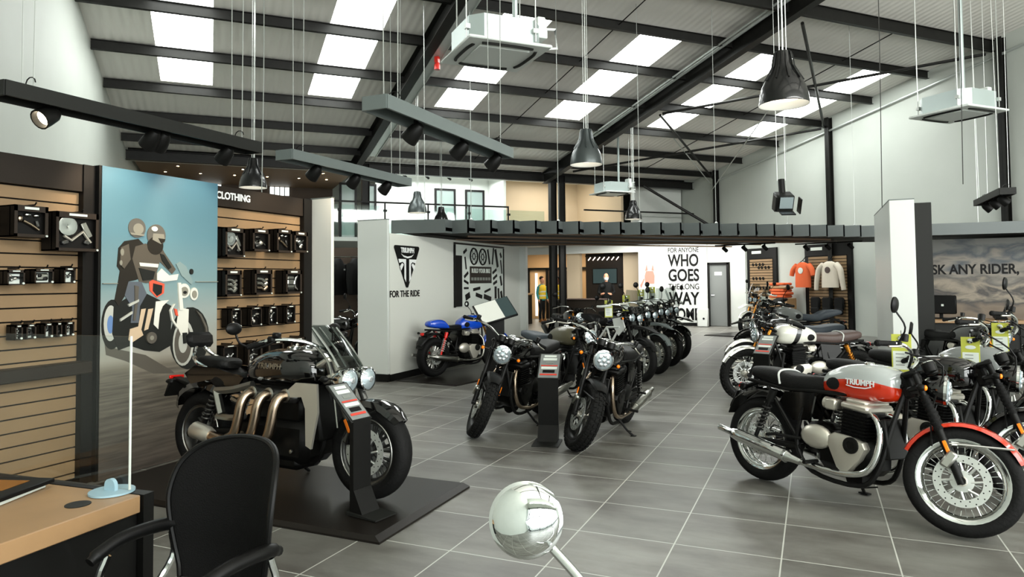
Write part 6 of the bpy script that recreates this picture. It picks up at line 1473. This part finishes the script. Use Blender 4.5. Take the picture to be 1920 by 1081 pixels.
# ---------------------------------------------------------------- people
def person(label, loc, rz, h, skin_m, top_m, leg_m, shoe_m, arms, vest=None, hair=True, mask=False, seated=False):
    t = thing('person', label, 'person', loc, rz)       # faces local -Y
    k = h / 1.75
    q = MB()
    lv = [0, .04, .1]
    # continuous body: legs to shoulders, built as lofts that meet inside the hips
    q.m = 1
    st = -.05
    for sd in (1, -1):
        q.tube([(sd * .1, .0, .07), (sd * .1, .0 + .02, .28), (sd * .1, -.01, .48), (sd * .095, 0, .7), (sd * .08, 0, .88)], [.05, .058, .065, .082, .1], 12)
    q.m = 0
    q.loft([[(w * math.cos(2 * PI * i / 18), d * math.sin(2 * PI * i / 18), z) for i in range(18)] for z, w, d in ((.84, .165, .11), (.95, .175, .12), (1.1, .165, .115), (1.25, .185, .12), (1.38, .2, .11), (1.44, .16, .085), (1.48, .07, .06))])
    for sd, pts in zip((1, -1), arms):
        q.tube(sp(pts[:3], 4), [.056 - .0022 * i for i in range(9)], 10)
    q.m = 2
    q.tube([(0, .0, 1.44), (0, -.01, 1.56)], [.055, .052], 12)
    q.loft([[(w * math.cos(2 * PI * i / 18), y0 + d * math.sin(2 * PI * i / 18), z) for i in range(18)] for z, w, d, y0 in ((1.52, .035, .04, -.045), (1.545, .055, .07, -.03), (1.59, .07, .09, -.015), (1.65, .078, .1, -.005), (1.71, .074, .095, 0), (1.75, .05, .07, .005), (1.77, .015, .02, .005))])
    q.tube([(0, -.095, 1.66), (0, -.118, 1.615), (0, -.1, 1.6)], [.01, .015, .01], 6)
    for sd in (1, -1): q.ell((sd * .08, .005, 1.64), (.012, .02, .03), 8, 6)
    for sd, pts in zip((1, -1), arms):
        a, b = Vector(pts[2]), Vector(pts[3]); d = (b - a).normalized(); q.tube([a - d * .03, a + d * .02, a + d * .08], [.03, .036, .03], 8)
        s_ = d.orthogonal().normalized()
        for j, L in enumerate((.06, .075, .07, .055)): q.tube([a + d * .07 + s_ * (.012 * (j - 1.5)), a + d * (.07 + L * .6) + s_ * (.013 * (j - 1.5)), a + d * (.07 + L) + s_ * (.012 * (j - 1.5)) + Vector((0, -.012, 0))], [.009, .009, .007], 6)
        q.tube([a + d * .02 + s_ * .03, a + d * .06 + s_ * .048 + Vector((0, -.01, 0)), a + d * .085 + s_ * .045 + Vector((0, -.02, 0))], [.011, .01, .008], 6)
    for v in q.v: v *= k
    q.build('body', [top_m, leg_m, skin_m], t, ang=60)
    for sd in (1, -1):
        q = MB(); q.loft([[(sd * .1 * k + .042 * c * math.cos(2 * PI * i / 12), (-.05 + .13 * c2 * math.sin(2 * PI * i / 12)) * k, z) for i in range(12)] for z, c, c2 in ((0.002, 1, 1), (.04, 1.05, 1.02), (.08, .95, .6), (.13, .95, .45))]); q.build('shoe', shoe_m, t)
        q = MB(); q.ell((sd * .03 * k, -.088 * k, 1.655 * k), (.011, .006, .007), 8, 5); q.build('eye', 'ink_black', t)
    q = MB(); q.tube([(-.022 * k, -.098 * k, 1.575 * k), (0, -.104 * k, 1.573 * k), (.022 * k, -.098 * k, 1.575 * k)], .005, 5); q.build('mouth', 'ink_red', t)
    if hair:
        q = MB(); q.loft([[(w * k * math.cos(2 * PI * i / 16), (.012 + d * math.sin(2 * PI * i / 16)) * k, z * k) for i in range(16)] for z, w, d in ((1.66, .084, .092), (1.72, .084, .1), (1.765, .06, .08), (1.79, .02, .03))]); q.build('hair', 'hair_dark', t)
    if mask:
        q = MB(); q.loft([[(w * k * math.cos(PI + PI * i / 10), (-.02 + d * math.sin(PI + PI * i / 10)) * k, z * k) for i in range(11)] for z, w, d in ((1.52, .05, .06), (1.56, .078, .095), (1.6, .083, .11), (1.625, .083, .105))], caps=False); q.build('face_mask', mask, t)
    if vest:
        q = MB(); q.loft([[(w * k * math.cos(2 * PI * i / 20), d * k * math.sin(2 * PI * i / 20), z * k) for i in range(20)] for z, w, d in ((.9, .19, .137), (1.1, .182, .133), (1.25, .2, .138), (1.38, .2, .126), (1.45, .13, .1))]); vv = q.build('vest', vest, t)
        for z in (1.0, 1.16):
            q = MB(); q.loft([[(w * k * math.cos(2 * PI * i / 20), d * k * math.sin(2 * PI * i / 20), zz * k) for i in range(20)] for zz, w, d in ((z, .191, .14), (z + .05, .189, .139))], caps=False); q.build('reflective_band', 'tag_paper', vv)
    return t
down = [[(.2, 0, 1.38), (.25, .02, 1.12), (.26, -.06, .88), (.26, -.09, .8)], [(-.2, 0, 1.38), (-.25, .02, 1.12), (-.26, -.06, .88), (-.26, -.09, .8)]]
fold = [[(.2, 0, 1.38), (.26, -.0, 1.12), (.16, -.2, 1.06), (.1, -.25, 1.08)], [(-.2, 0, 1.38), (-.26, .0, 1.12), (-.16, -.2, 1.06), (-.1, -.25, 1.08)]]
person('person in a teal top and yellow orange safety vest standing in the foyer', (-9.75, 25.3, 0), math.radians(70), 1.74, 'skin', 'shirt_teal', 'trouser_dark', 'boot_tan', down, 'vest_yellow')
person('person in a dark top and yellow safety vest half hidden by the steel column', (-9.2, 25.6, 0), math.radians(-20), 1.74, 'skin_dark', 'jacket_black', 'trouser_dark', 'boot_tan', down, 'vest_yellow')
person('person in black with a white face mask standing before the dark screen niche', (-6.78, 23.95, 0), math.radians(15), 1.82, 'skin', 'jacket_black', 'jacket_black', 'boot_tan', fold, None, False, 'mask_white')
